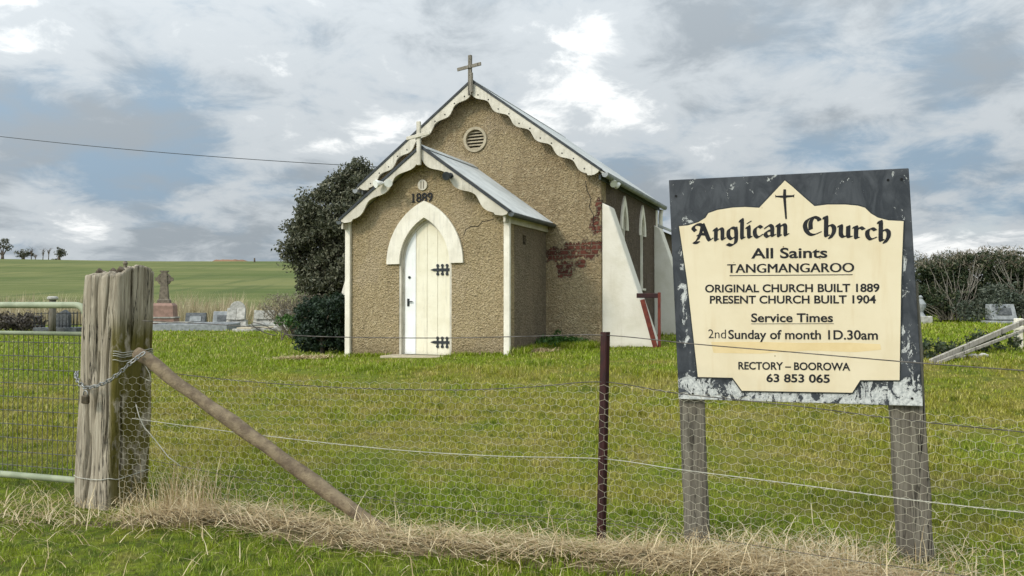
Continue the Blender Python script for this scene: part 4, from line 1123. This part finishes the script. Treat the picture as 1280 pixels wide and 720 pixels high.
# dead brown bush and stump behind it
Yb = 27.5; bx = at(378, 405, Yb); base = (bx.x, Yb, gz1(bx.x, Yb))
def twiggy(name, label, cat, base, w, h, n, mat, seed, group=None, leaf=None):
    t = thing(name, label, cat, base, 0, group); b = MB(); g = random.Random(seed)
    for i in range(n):
        a = g.uniform(0, 6.28); l = h*g.uniform(.55, 1.05); o = w*g.uniform(.05, 1)
        p = Vector((math.cos(a)*o*.25, math.sin(a)*o*.25, -.03)); q = Vector((math.cos(a)*o, math.sin(a)*o*.7, l)); m = p.lerp(q, .5)+Vector((g.uniform(-.08, .08), 0, .1))*h*.3
        b.tube([p, m, q], [.02*h*.5, .012*h*.5, .004], 4, False)
        for k in range(5):
            s = p.lerp(q, g.uniform(.4, .9)); e = s+Vector((g.uniform(-.3, .3)*w*.5, g.uniform(-.2, .2), g.uniform(.1, .35)*h*.6)); b.tube([s, e], [.008, .003], 3, False)
    b.build('twigs', M['leaf_dry'], t)
    if leaf is not None:
        cl = [(g.uniform(-w, w)*.8, g.uniform(-w, w)*.5, h*g.uniform(.4, 1.0), .16) for _ in range(n*2)]; leaves_obj('dry_leaves', leaf_cloud(cl, 10, .08, .2, 1, 3, seed), leaf, t)
    return t
twiggy('dead_bush', 'brown leafless bush beside the dark shrub', 'bush', base, 1.6, 1.55, 150, M['leaf_dry'], 4, leaf=M['leaf_dry'])
bx = at(398, 400, 26.5); b = MB(); g0 = gz1(bx.x, 26.5)
b.tube([(bx.x, 26.5, g0-.1), (bx.x+.02, 26.5, g0+.6), (bx.x-.02, 26.5, g0+1.22), (bx.x-.05, 26.5, g0+1.3)], [.24, .20, .17, .08], 10)
tag(b.build('tree_stump', M['crosswood']), 'grey bare tree stump between the dark shrub and the brown bush', 'stump')
bx = at(352, 410, 25.5); base = (bx.x, 25.5, gz1(bx.x, 25.5))
tree('low_plant', 'bright green leafy clump left of the dark shrub', 'plant', base, pxblobs([(350, 400, 9, 7), (362, 402, 8, 7), (372, 400, 9, 9)], 25.5, base), 60, .12, 24, .1, M['leaf_green'], .03, 12, trunk_h=.1, kids=('foliage', 'stem'))
# weeds against the porch wall
def weeds(px, py, Y, w, h, label, seed, mat='leaf_green'):
    bx = at(px, py, Y); base = (bx.x, Y, gz1(bx.x, Y))
    return tree('weed_clump', label, 'weeds', base, [(0, 0, h*.45, w, w*.6, h*.5, 1)], 40, .09, 20, .07, M[mat], .012, seed, droop=-.6, trunk_h=.08, kids=('foliage', 'stem'))
p = CM @ Vector((2.35, 2.0, 0))
base = (p.x, p.y, gz1(p.x, p.y))
tree('weed_clump', 'dark green weeds growing in the corner of porch and nave', 'weeds', base, [(0, 0, .16, .30, .2, .20, 1), (-.25, -.3, .1, .3, .3, .16, 1), (.42, -.1, .08, .3, .14, .14, 1)], 45, .08, 22, .08, M['leaf_green'], .012, 31, droop=-.6, trunk_h=.08, kids=('foliage', 'stem'))
weeds(1172, 448, 12.2, .42, .26, 'dark green plants by the low end of the leaning plank', 41, 'leaf_mix')
weeds(1238, 446, 12.7, .50, .34, 'dark green strappy plants under the high end of the leaning plank', 42, 'leaf_mix')
# scrub trees on the right
Yr = 31.0
for i, (lst, px, lab, mt, tp) in enumerate((
    ([(1160, 345, 24, 24), (1185, 335, 30, 18), (1210, 340, 28, 24), (1172, 372, 30, 24), (1205, 372, 30, 26), (1150, 378, 18, 18), (1190, 352, 34, 22)], 1180, 'broad dark scrub tree with dry top just right of the sign', 'leaf_mix', 1),
    ([(1240, 332, 30, 16), (1268, 336, 30, 22), (1255, 352, 36, 22), (1240, 375, 30, 24), (1275, 372, 30, 26), (1300, 350, 34, 34)], 1258, 'dark scrub tree with dry twiggy top at the right edge', 'leaf_mix', 1),
    ([(1330, 340, 34, 30), (1320, 372, 34, 28), (1365, 350, 36, 36)], 1335, None, 'leaf_mix', 1),
    ([(1130, 366, 22, 26), (1150, 385, 18, 14), (1110, 380, 22, 18)], 1130, 'very dark bushy tree half hidden behind the right post of the sign', 'leaf_dark', 0),
    ([(1224, 386, 26, 15), (1245, 372, 22, 16), (1262, 385, 20, 14)], 1238, 'grey green low bush in front of the scrub trees behind the small grey headstone', 'leaf_grey', 0))):
    if lab is None: continue
    yy = Yr - (1.6 if i == 4 else 0) + (1.5 if i == 3 else 0); bx = at(px, 400, yy); base = (bx.x, yy, gz1(bx.x, yy))
    if mt == 'leaf_grey' and mt not in M: M[mt] = leafmat('grey_green_leaves', (.04, .055, .035), (.075, .09, .06), (.13, .14, .10))
    tree('scrub_tree', lab, 'tree', base, pxblobs(lst, yy, base, 1, i), 60, .30, 70, .125, M[mt], .12, 60+i, 'scrub trees beyond the lawn', trunk_h=.5, tips=(M['twig_tip'], .72) if tp else None)
# ridge trees
def ridge(px, pyb, Y, lst, label, r0, seed, mat='leaf_gum', name='gum_tree'):
    bx = at(px, pyb, Y); base = (bx.x, Y, gz1(bx.x, Y)-.3)
    tree(name, label, 'tree', base, pxblobs(lst, Y, base, 1, seed), 16, .7, 22, .62, M[mat], r0, seed, 'trees on the ridge', trunk_h=1.6)
YR = 272
ridge(3, 324, YR, [(0, 306, 8, 6), (9, 309, 6, 5), (-4, 310, 6, 6), (4, 302, 6, 4)], 'leftmost spreading tree on the ridge at the picture edge', .5, 71)
ridge(29, 325, YR, [(24, 317, 4, 4), (31, 315, 6, 5), (36, 318, 4, 3), (28, 320, 5, 3)], 'rounded low tree on the ridge, second from the left', .5, 72)
ridge(74, 327, YR, [(76, 313, 4, 4), (73, 317, 4, 4), (78, 318, 3, 3), (70, 325, 4, 2)], 'small upright leafy tree on the ridge, right of the bare ones', .4, 73)
ridge(318, 337, 235, [(318, 333, 4, 3)], 'lone small tree low on the green hillside left of the church', .25, 74)
def bare(px, pyb, h, seed, label):
    Y = YR; bx = at(px, pyb, Y); z0 = gz1(bx.x, Y)-.2; g = random.Random(seed); t = thing('bare_tree', label, 'tree', (bx.x, Y, z0), 0, 'trees on the ridge')
    hh = h/F*Y; b = MB(); b.tube([(0, 0, 0), (.1, 0, hh*.35), (.05, 0, hh*.5)], [.16, .12, .09], 6); b.build('trunk', M['bark'], t)
    b = MB()
    for k in range(9):
        s = Vector((.08, 0, hh*g.uniform(.3, .5))); b.tube([s, s+Vector((g.uniform(-.5, .5), 0, hh*.25)), s+Vector((g.uniform(-1.3, 1.3), g.uniform(-.6, .6), hh*g.uniform(.35, .55)))], [.08, .06, .03], 4)
    b.build('branches', M['bark'], t)
bare(39, 325.5, 18, 1, 'bare wide-branching tree on the ridge, first of the bare ones from the left')
bare(44, 326, 8, 2, 'shortest of the bare trees on the ridge')
bare(53.5, 326.5, 16, 3, 'bare slim tree on the ridge between the short bare one and the last bare one')
bare(60.5, 326.8, 18, 4, 'last bare tree on the ridge, nearest the small leafy tree')
# earth bank on the skyline
bx = at(288, 326, 283); z0 = gz1(bx.x, 283); b = MB()
vs = []; n = 24
for i in range(n+1):
    x = -6.5+13*i/n; h = 1.0*min(1, (6.6-abs(x))/1.6)*(.8+.3*mnoise.noise(Vector((x*.7, 2, 0))))
    for y, hh in ((-3, -1.5), (-1.2, h), (1.2, h*.95), (3, -1.5)): vs.append(Vector((bx.x+x, 283+y, z0+hh)))
b.add(vs, [(i*4+k, i*4+k+1, (i+1)*4+k+1, (i+1)*4+k) for i in range(n) for k in range(3)], True)
tag(b.build('earth_bank', M['dirt']), 'low red brown earth bank on the skyline of the hill', 'earth bank')

# ------------------------------------------------------------------ graveyard
def gbase(px, Y): x = at(px, 400, Y).x; return Vector((x, Y, gz1(x, Y)))
def monument():
    Y = 40.0; o = gbase(205, Y); t = thing('celtic_cross_monument', 'tall stone celtic cross on a pink stepped plinth right of the gate post', 'monument', o, R(12))
    s = Y/F
    b = MB(); b.box2((-.95, -.95, -.1), (.95, .95, .10)); b.build('base_slab', M['whitestone'], t)
    b = MB(); b.box2((-.72, -.72, .10), (.72, .72, .22)); b.build('step', M['whitestone'], t)
    b = MB(); b.box2((-.62, -.62, .222), (.62, .62, .50)); b.build('plinth_base', M['pinkstone'], t, bevel=.03)
    b = MB(); b.box2((-.66, -.66, .502), (.66, .66, .57)); b.build('step', M['whitestone'], t)
    b = MB(); b.add([Vector((i*q, j*q, z)) for z, q in ((.572, .56), (1.15, .53), (1.28, .44)) for i, j in ((-1, -1), (1, -1), (1, 1), (-1, 1))],
        [(0, 1, 2, 3)[::-1], (8, 9, 10, 11)] + [(r*4+k, r*4+(k+1) % 4, (r+1)*4+(k+1) % 4, (r+1)*4+k) for r in (0, 1) for k in range(4)]); b.build('plinth', M['pinkstone'], t)
    b = MB()
    b.add([Vector((i*q, j*q*.8, z)) for z, q in ((1.282, .30), (1.42, .30), (1.5, .22), (2.2, .17), (2.85, .14), (2.9, .14)) for i, j in ((-1, -1), (1, -1), (1, 1), (-1, 1))],
        [(0, 1, 2, 3)[::-1], (20, 21, 22, 23)] + [(r*4+k, r*4+(k+1) % 4, (r+1)*4+(k+1) % 4, (r+1)*4+k) for r in range(5) for k in range(4)])
    b.box((0, 0, 2.52), (.86, .17, .19)); 
    n = 24
    for i in range(n):
        a0, a1 = 2*math.pi*i/n, 2*math.pi*(i+1)/n
        b.prism([(.24*math.cos(a0), 2.52+.24*math.sin(a0)), (.34*math.cos(a0), 2.52+.34*math.sin(a0)), (.34*math.cos(a1), 2.52+.34*math.sin(a1)), (.24*math.cos(a1), 2.52+.24*math.sin(a1))], fr, -.075, .075)
    b.box((0, 0, 2.93), (.40, .24, .07))
    b.build('cross', M['brownstone'], t)
monument()
def slabgrave():
    Y = 36.5; x0, x1 = at(196, 400, Y).x, at(292, 400, Y).x; o = Vector(((x0+x1)/2, Y, gz1((x0+x1)/2, Y)))
    t = thing('kerbed_grave', 'long grey concrete grave enclosure beside the celtic cross plinth', 'grave', o, R(2)); w = (x1-x0)/2
    b = MB(); b.box2((-w, -1.0, -.1), (w, -.85, .30)); b.box2((-w, .85, -.1), (w, 1.0, .36)); b.box2((-w, -.848, -.1), (-w+.15, .848, .32)); b.box2((w-.15, -.848, -.1), (w, .848, .32)); b.build('kerb', M['greystone'], t, bevel=.015)
    b = MB(); b.box2((-w+.152, -.848, -.1), (w-.152, .848, .20)); b.build('slab', M['greystone'], t)
    b = MB(); b.box2((-w, -.84, .362), (-w+1.8, -.1, .40)); b.build('capping', M['whitestone'], t)
slabgrave()
def headstone(px, Y, w, h, mat, label, tilt=0, plaque=True, dark=False, group='low headstones in the graveyard'):
    o = gbase(px, Y); t = thing('headstone', label, 'headstone', o, R(8), group)
    b = MB(); b.box2((-w*.62, -.3, -.1), (w*.62, .3, .16)); b.build('plinth', mat, t, bevel=.015)
    b = MB(); b.prism([(-.26, .162), (.20, .162), (.14, h), (-.0, h)], lambda u, v, q: Vector((q, u, v)), -w/2, w/2); b.build('stone', mat, t, bevel=.02)
    if plaque:
        b = MB(); m = Matrix.Rotation(math.atan2(-.26, h-.162), 3, 'X')
        b.box((0, -.142, .162+(h-.162)*.5), (w*.55, .03, (h-.16)*.45), m); b.build('plaque', M['darkstone'] if not dark else M['greystone'], t)
headstone(245, 39.5, 1.0, .78, M['darkstone'], 'dark slanted headstone nearest the celtic cross', dark=True)
headstone(279, 39.0, .95, .86, M['greystone'], 'grey slanted headstone just left of the white book memorial')
def bookstone(px, Y, w, h, label, archtop):
    o = gbase(px, Y); t = thing('book_memorial', label, 'headstone', o, R(5), 'white open book memorials')
    b = MB(); b.box2((-w*.6, -.4, -.1), (w*.6, .4, .2)); b.build('plinth', M['whitestone'], t, bevel=.02)
    b = MB(); b.prism([(-.25, .202), (.25, .202), (.25, .45), (-.05, .45)], lambda u, v, q: Vector((q, u, v)), -w*.5, w*.5); b.build('block', M['whitestone'], t)
    bk = None
    for s in (-1, 1):
        b = MB(); b.box((s*w*.235, -.1, .45+h*.3), (w*.46, .07, h*.62), Matrix.Rotation(R(-18), 3, 'X') @ Matrix.Rotation(R(-10*s), 3, 'Z')); b.build('book_page', M['whitestone'], t, bevel=.012)
    if archtop:
        b = MB(); n = 12; pts = [(.0+w*.42*math.cos(math.pi*i/n), .9+w*.50*math.sin(math.pi*i/n)) for i in range(n+1)]
        b.prism([(w*.42, .452)] + pts + [(-w*.42, .452)], fr, .06, .2); b.build('arched_stone', M['whitestone'], t, bevel=.015)
bookstone(296, 38.2, .95, .95, 'tall white open book memorial with arched back stone', True)
bookstone(331, 39.5, 1.1, .75, 'low white open book memorial right of the taller one', False)
def flatgrave(px, Y, w, d, label):
    o = gbase(px, Y); t = thing('flat_grave', label, 'grave', o, R(-6), 'flat white graves')
    b = MB(); b.box2((-w/2, -d/2, -.1), (w/2, d/2, .12)); b.build('kerb', M['whitestone'], t, bevel=.02)
    b = MB(); b.box2((-w/2+.15, -d/2+.15, .1), (w/2-.15, d/2-.15, .18)); b.build('slab', M['concrete'], t, bevel=.02)
flatgrave(314, 35.5, 1.0, 1.8, 'flat white grave in front of the low open book memorial')
flatgrave(338, 36.0, .8, 1.4, 'smaller flat white grave beside the bright green clump')
o = gbase(357, 36); t = thing('cross_headstone', 'white headstone half hidden by the brown leafless bush', 'headstone', o, R(4))
b = MB(); b.box2((-.5, -.25, -.1), (.5, .25, .2)); b.build('plinth', M['whitestone'], t, bevel=.02)
b = MB(); b.prism([(-.4, .202), (.4, .202), (.4, .7), (.2, .95), (0, 1.02), (-.2, .95), (-.4, .7)], fr, -.08, .08); b.build('stone', M['whitestone'], t, bevel=.015)
# iron-railed grave behind the gate
def railed():
    Y = 33.0; x0, x1 = at(52, 405, Y).x, at(106, 405, Y).x; xm = (x0+x1)/2; o = Vector((xm, Y, gz1(xm, Y))); w = (x1-x0)/2
    t = thing('railed_grave', 'iron-railed old grave with dark stone behind the gate', 'grave', o, 0)
    b = MB(); b.box2((-w, -.6, -.1), (w, .6, .25)); b.build('kerb', M['darkstone'], t, bevel=.02)
    b = MB(); n = 12
    for yy in (-.55, .55):
        for i in range(n+1): b.tube([(-w+.03+(2*w-.06)*i/n, yy, .24), (-w+.03+(2*w-.06)*i/n, yy, .92)], [.014, .010], 5)
        b.bar((-w, yy, .85), (w, yy, .85), .025); b.bar((-w, yy, .35), (w, yy, .35), .025)
    b.build('railing', M['black'], t)
    b = MB(); b.prism([(-.25, .252), (.3, .252), (.3, .8), (.1, 1.0), (-.25, .8)], fr, -.12, .12); b.build('stone', M['darkstone'], t, bevel=.02)
railed()
o = gbase(65.5, 32.0); t = thing('capped_post', 'dark post with a white cap standing behind the gate', 'post', o, 0)
b = MB(); b.tube([(0, 0, -.1), (0, 0, 1.42)], [.14, .13], 10); b.build('shaft', M['signpost'], t)
b = MB(); b.lathe([(.17, 1.42), (.21, 1.45), (.21, 1.52), (.15, 1.57)], (0, 0, 0), 16); b.build('cap', M['whitestone'], t)
o = gbase(26, 34); base = tuple(o)
tree('dead_bush', 'low dark brown dead bush seen through the gate', 'bush', base, [(-.5, 0, .45, .6, .5, .4, 1), (.4, 0, .4, .7, .5, .38, 1)], 60, .2, 26, .14, M['leaf_deadbrown'] if 'leaf_deadbrown' in M else M.setdefault('leaf_deadbrown', leafmat('dark_dead_leaves', (.05, .042, .032), (.085, .07, .055), (.13, .11, .085))), .04, 81, trunk_h=.2, kids=('foliage', 'stem'))
# slender spire monument showing over the gate post
o = gbase(156, 41); t = thing('spire_monument', 'slender grey grave spire showing above the gate post', 'monument', o, R(10))
b = MB(); b.box2((-.45, -.45, -.1), (.45, .45, .9)); b.build('plinth', M['greystone'], t, bevel=.03)
b = MB(); b.lathe([(.30, .902), (.26, 1.2), (.2, 2.4), (.22, 2.5), (.15, 2.7), (.17, 2.95), (.10, 3.1), (.09, 3.3), (.13, 3.4), (.07, 3.52)], (0, 0, 0), 12); b.build('shaft', M['brownstone'], t)
# right side of the yard
o = gbase(1253, 28.5); t = thing('headstone', 'small grey block headstone with dark plaque before the scrub trees', 'headstone', o, R(-3))
b = MB(); b.box2((-.62, -.32, -.1), (.58, .32, .11)); b.build('plinth', M['greystone'], t, bevel=.02)
b = MB(); b.prism([(-.28, .142), (.25, .142), (.25, .72), (-.05, .72)], lambda u, v, q: Vector((q, u, v)), -.48, .40); b.build('stone', M['greystone'], t, bevel=.02)
b = MB(); b.box((-.04, -.19, .45), (.5, .03, .26), Matrix.Rotation(R(-21), 3, 'X')); b.build('plaque', M['darkstone'], t)
o = gbase(1151, 28.5); t = thing('urn_memorial', 'small white stone urn memorial at the right edge of the sign board', 'memorial', o, 0)
b = MB(); b.box2((-.3, -.3, -.1), (.3, .3, .28)); b.build('plinth', M['whitestone'], t, bevel=.03)
b = MB(); b.lathe([(.16, .282), (.08, .42), (.17, .6), (.19, .72), (.10, .86), (.06, .92), (.08, .98), (.03, 1.05)], (0, 0, 0), 14); b.build('urn', M['greystone'], t)
def whiterail():
    Y = 13.2; o = gbase(1273, Y); t = thing('white_post_rail', 'white painted post with a short cross rail at the right edge', 'fence', o, R(-4))
    z = lambda py: at(1273, py, Y).z-o.z
    b = MB(); b.box2((-.055, -.05, -.1), (.055, .05, z(398))); b.build('post', M['white'], t, bevel=.008)
    b = MB(); b.box2((-.25, -.09, z(412.5)), (2.2, -.052, z(407.5))); b.build('rail', M['white'], t, bevel=.006)
    b = MB(); b.box2((2.0, -.05, -.1), (2.11, .05, z(398))); b.build('post', M['white'], t, bevel=.008)
whiterail()
a = at(1163, 457, 11.6); c = at(1292, 397, 12.9); a.z = gz1(a.x, a.y)+.03
b = MB(); b.bar(a, c, .045, .085); b.bar(a+Vector((.08, -.045, -.01)), c+Vector((.08, -.045, -.11)), .03, .05)
tag(b.build('leaning_plank', M['palewood'], bevel=.006), 'long silvered timber plank leaning up against the white rail', 'plank')
for i, (px, py) in enumerate(((1200, 447), (1216, 449), (1228, 452), (1195, 451))):
    Y = 12.0; o = gbase(px, Y); b = MB(); g = random.Random(i); vs = []; fs = []
    for a in range(3):
        for k in range(7):
            rr = (.05, .07, .025)[a]*g.uniform(.8, 1.2); vs.append(Vector((o.x+rr*math.cos(k*.9)*1.3, o.y+rr*math.sin(k*.9), o.z+(-.03, .03, .055)[a]*g.uniform(.8, 1.1))))
    fs = [(a*7+k, a*7+(k+1) % 7, (a+1)*7+(k+1) % 7, (a+1)*7+k) for a in range(2) for k in range(7)] + [[14+k for k in range(7)]]
    b.add(vs, fs); tag(b.build('rubble_stone', M['whitestone']), 'small pale rubble stone lying under the leaning plank', 'stone', 'rubble stones under the leaning plank')
# ------------------------------------------------------------------ power line
c1 = at(606, 214, 37); A = at(-60, 163.5, 40)
pts = []
for i in range(41):
    t = i/40; p = A.lerp(c1, t); p.z -= 4*t*(1-t)*.30; pts.append(p)
b = MB(); b.tube(pts, .016, 6)
tag(b.build('power_line', M['black']), 'thin black overhead service cable running across the sky to behind the church gable', 'cable')

# ------------------------------------------------------------------ grass
def blades(P, ang, lean, h, w, curl=.5):
    n = len(P); c, s = np.cos(ang), np.sin(ang)
    d = np.stack([c, s, np.zeros(n)], 1); sd = np.stack([-s, c, np.zeros(n)], 1)*w[:, None]*.5
    up = np.array([0, 0, 1.])
    m = P + d*(lean*h*.35)[:, None] + up*(h*.55)[:, None]; t = P + d*(lean*h)[:, None] + up*(h*(1-curl*lean*.45))[:, None]
    V = np.stack([P-sd, P+sd, m+sd*.75, m-sd*.75, t], 1).reshape(-1, 3)
    b = (np.arange(n)*5)[:, None]; L = np.concatenate([b+np.array([0, 1, 2, 3]), b+np.array([3, 2, 4])], 1).ravel()
    return V, L, np.tile([4, 3], n)
def in_church(x, y, pad=0.0):
    c, s = math.cos(-YAW), math.sin(-YAW); dx, dy = x-CH_L.x, y-CH_L.y; lx = c*dx - s*dy; ly = s*dx + c*dy
    a = (np.abs(lx) < 1.93+pad) & (ly > -.02-pad) & (ly < 3); b2 = (np.abs(lx-NC) < 3.2+pad) & (ly > 2.2-pad) & (ly < 8.2)
    st = (lx > -.75) & (lx < .72) & (ly > -1.05) & (ly < .1)
    return a | b2 | st
def fence_dist(x, y):
    d = np.full(np.shape(x), 9.0); pts = [Vector((-4.5, 5.25)), FA, FB, FC, FD]
    for A, B in zip(pts, pts[1:]):
        ex, ey = B.x-A.x, B.y-A.y; t = np.clip(((x-A.x)*ex+(y-A.y)*ey)/(ex*ex+ey*ey), 0, 1)
        d = np.minimum(d, np.hypot(x-A.x-t*ex, y-A.y-t*ey))
    return d
def grass():
    parts = []
    def ring(n, d0, d1, h0, h1, wk, p=1.6, wk2=False):
        u = rng.random(n); D = (d0**(2-p) + u*(d1**(2-p)-d0**(2-p)))**(1/(2-p)); k = rng.uniform(-.86, .86, n)
        x = D*k; y = D
        nz = np.sin(x*1.7+.4*y)*np.cos(y*1.3-.6*x) + .6*np.sin(x*4.1+y*3.3+1)
        keep = ~in_church(x, y) & ((fence_dist(x, y) > .16) | (rng.random(n) < .25))
        x, y, nz = x[keep], y[keep], nz[keep]; n = len(x); D = np.hypot(x, y)
        if wk2:
            q = rng.integers(0, n//14, n); x = x[q]+rng.normal(0, .022, n)*(1+D[q]*.06); y = y[q]+rng.normal(0, .022, n)*(1+D[q]*.06); nz = nz[q]; D = D[q]
        tall = np.clip(1+.35*nz, .4, 1.7); h = rng.uniform(h0, h1, n)*tall
        w = np.maximum(.0038, D*wk)*rng.uniform(.6, 1.3, n)
        P = np.stack([x, y, gz(x, y)-.006], 1)
        parts.append((P, rng.uniform(0, 6.283, n), rng.uniform(.15, 1.1, n), h, w))
    ring(70000, 2.6, 8, .02, .06, .00085, 1.3); ring(110000, 2.6, 9, .025, .072, .00085, 1.3, True)
    ring(60000, 8, 17, .03, .07, .00085, 1.5); ring(80000, 8, 18, .04, .09, .00085, 1.5, True)
    ring(90000, 17, 50, .05, .12, .0010, 1.6)
    # rank growth in the corner of porch and nave and along the walls
    n = 7000; lx = 1.97+1.25*rng.random(n); ly = 2.15-2.3*rng.random(n)**1.6; keep = (ly > 1.0+1.0*np.sin(lx*3)*.4) | (lx < 2.3); lx, ly = lx[keep], ly[keep]
    l2 = rng.uniform(-1.85, 1.9, 1500); lx = np.concatenate([lx, l2]); ly = np.concatenate([ly, -.04-.22*rng.random(1500)**2]); kp = ~((lx > -.75) & (lx < .72) & (ly < 0)); lx, ly = lx[kp], ly[kp]; n = len(lx)
    c, q = math.cos(YAW), math.sin(YAW); x = CH_L.x + c*lx - q*ly; y = CH_L.y + q*lx + c*ly
    parts.append((np.stack([x, y, gz(x, y)-.01], 1), rng.uniform(0, 6.283, n), rng.uniform(.2, 1.0, n), rng.uniform(.05, .24, n)*np.where(lx > 1.95, 1, .55), rng.uniform(.010, .02, n)))
    P = [np.concatenate([p[i] for p in parts]) for i in range(5)]
    V, L, C = blades(*P)
    o = raw_mesh('grass', V, L, C, M['grass'])
    tag(o, 'short patchy green and olive grass covering the churchyard', 'grass', kind='stuff')
grass()
def straw():
    # matted ridge under the fence plus loose stems
    pts = [Vector((-4.6, 4.9)), Vector((-3.2, 4.42)), Vector((-2.5, 4.34)), Vector((-1.6, 4.34)), Vector((-.7, 3.93)), Vector((.46, 3.66)), Vector((1.2, 3.52)), Vector((1.9, 3.28)), Vector((3.0, 2.7))]
    n = 200; seg = []
    for i in range(n+1):
        t = i/n*(len(pts)-1); k = min(int(t), len(pts)-2); seg.append(pts[k].lerp(pts[k+1], t-k))
    V = []; nr = 9
    for i, p in enumerate(seg):
        d = (seg[min(i+1, n)]-seg[max(i-1, 0)]).normalized(); q = Vector((-d.y, d.x)); w = .14+.17*mnoise.noise(Vector((i*.06, 0, 0)))+.06*mnoise.noise(Vector((i*.3, 4, 0))); hgt = .035+.045*mnoise.noise(Vector((i*.08, 9, 0)))
        if p.x < -1.9: hgt *= max(0, 1-(-1.9-p.x)/.5)*1.0; w *= max(.15, 1-(-1.9-p.x)/.9)
        for j in range(nr):
            s = -1+2*j/(nr-1); c = p+q*(s*w+.05*mnoise.noise(Vector((i*.25, j*.9, 3)))); e = hgt*(1-abs(s)**1.6)+.02*mnoise.noise(Vector((i*.5, j*1.1, 0)))
            V.append((c.x, c.y, gz1(c.x, c.y)+(e if abs(s) < .99 else -.03)))
    base = len(V); a = np.array([i*nr+j for i in range(n) for j in range(nr-1)]); L = np.stack([a, a+nr, a+nr+1, a+1], 1).ravel(); C = np.full(len(a), 4)
    mo = raw_mesh('straw_ridge', V, L, C, M['mound'], None, True); tag(mo, 'matted dry straw ridge lying along the foot of the fence', 'straw', kind='stuff')
    # stems
    m = 6800; dens = np.array([.35+1.3*max(0, .5+mnoise.noise(Vector((i*.11, 3, 8)))) if seg[i].x > -2.05 else .05 for i in range(n)]); idx = rng.choice(n, m, p=dens/dens.sum()); P0 = np.array([[s.x, s.y] for s in seg])[idx]; off = rng.normal(0, .105, (m, 2)); P0 = P0+off
    dist = np.abs(off).sum(1); z = gz(P0[:, 0], P0[:, 1]) + np.maximum(0, .06*(1-(dist/.4)**2))*np.where(P0[:, 0] < -2.2, .5, 1)
    ang = np.where(rng.random(m) < .6, math.pi*rng.integers(0, 2, m)-.28+rng.normal(0, .55, m), rng.uniform(0, 6.283, m)); Lh = rng.uniform(.05, .26, m); flat = rng.random(m)
    lean = np.where(flat < .94, rng.uniform(2.5, 6, m), rng.uniform(.5, 1.4, m)); h = Lh/np.sqrt(1+lean**2); w = rng.uniform(.003, .0065, m)
    Pp = np.stack([P0[:, 0], P0[:, 1], z-.005], 1)
    V1, L1, C1 = blades(Pp, ang, lean, h, w, .15)
    # upright pale stalks along the fence and the tussock by the gate post
    m2 = 110; idx = rng.integers(0, n, m2); P2 = np.array([[s.x, s.y] for s in seg])[idx]+rng.normal(0, .13, (m2, 2)); 
    m3 = 260; P3 = np.array([[-1.93, 4.52]])+rng.normal(0, .13, (m3, 2)); P4 = np.concatenate([P2, P3]); k = len(P4)
    h4 = np.concatenate([rng.uniform(.10, .30, m2), rng.uniform(.12, .40, m3)]); P4 = np.stack([P4[:, 0], P4[:, 1], gz(P4[:, 0], P4[:, 1])], 1)
    V2, L2, C2 = blades(P4, rng.uniform(0, 6.283, k), rng.uniform(.1, .8, k), h4, rng.uniform(.003, .005, k), .4)
    # thin straw litter over the patch left of the post and mown hay by the church wall
    m5 = 800; x = rng.normal(-2.75, .5, m5); y = rng.normal(4.45, .28, m5)
    hx = CM @ Vector((2.2, .6, 0)); m6 = 900; x = np.concatenate([x, rng.normal(hx.x, .22, m6)]); y = np.concatenate([y, rng.normal(hx.y, .14, m6)])
    hx = at(385, 443, 16.6); x = np.concatenate([x, rng.normal(hx.x+.05, .3, 700)]); y = np.concatenate([y, rng.normal(16.0, .10, 700)])
    m7 = 2200; x = np.concatenate([x, rng.normal(1.35, .42, m7)]); y = np.concatenate([y, rng.normal(3.72, .16, m7)])
    # stray bits over the front grass
    x = np.concatenate([x, rng.uniform(-2.6, 2.6, 500)]); y = np.concatenate([y, rng.uniform(3.1, 4.6, 500)])
    k = len(x); P5 = np.stack([x, y, gz(x, y)+rng.uniform(.01, .05, k)], 1); lean = rng.uniform(1.5, 3, k)
    V3, L3, C3 = blades(P5, rng.uniform(0, 6.283, k), lean, rng.uniform(.05, .2, k)/np.sqrt(1+lean**2), rng.uniform(.003, .005, k)*np.maximum(1, y/5), .1)
    V = np.concatenate([V1, V2, V3]); L = np.concatenate([L1, L2+len(V1), L3+len(V1)+len(V2)]); C = np.concatenate([C1, C2, C3])
    o = raw_mesh('straw', V, L, C, M['straw']); tag(o, 'loose pale dry grass stems along the fence line', 'straw', kind='stuff')
straw()
def tall():
    n = 15000; x = rng.uniform(-42, 2, n); y = rng.uniform(43.5, 54, n); k = np.sin(x*.9)+.6*np.sin(x*2.3+y)+rng.normal(0, .5, n); keep = k > -.7; x, y, k = x[keep], y[keep], k[keep]; n = len(x)
    h = rng.uniform(.7, 1.7, n)*(1+.22*np.clip(k, -1, 2)); P = np.stack([x, y, gz(x, y)], 1)
    V, L, C = blades(P, rng.uniform(0, 6.28, n), rng.uniform(.05, .5, n), h, rng.uniform(.03, .06, n), .4)
    tag(raw_mesh('tall_dry_grass', V, L, C, M['tallgrass']), 'band of tall pale dry grass along the field edge behind the graves', 'grass', kind='stuff')
tall()
#print('SIGN', [onsign(*p) for p in ((836, 225), (1136, 210), (1154, 508), (848.5, 499))])
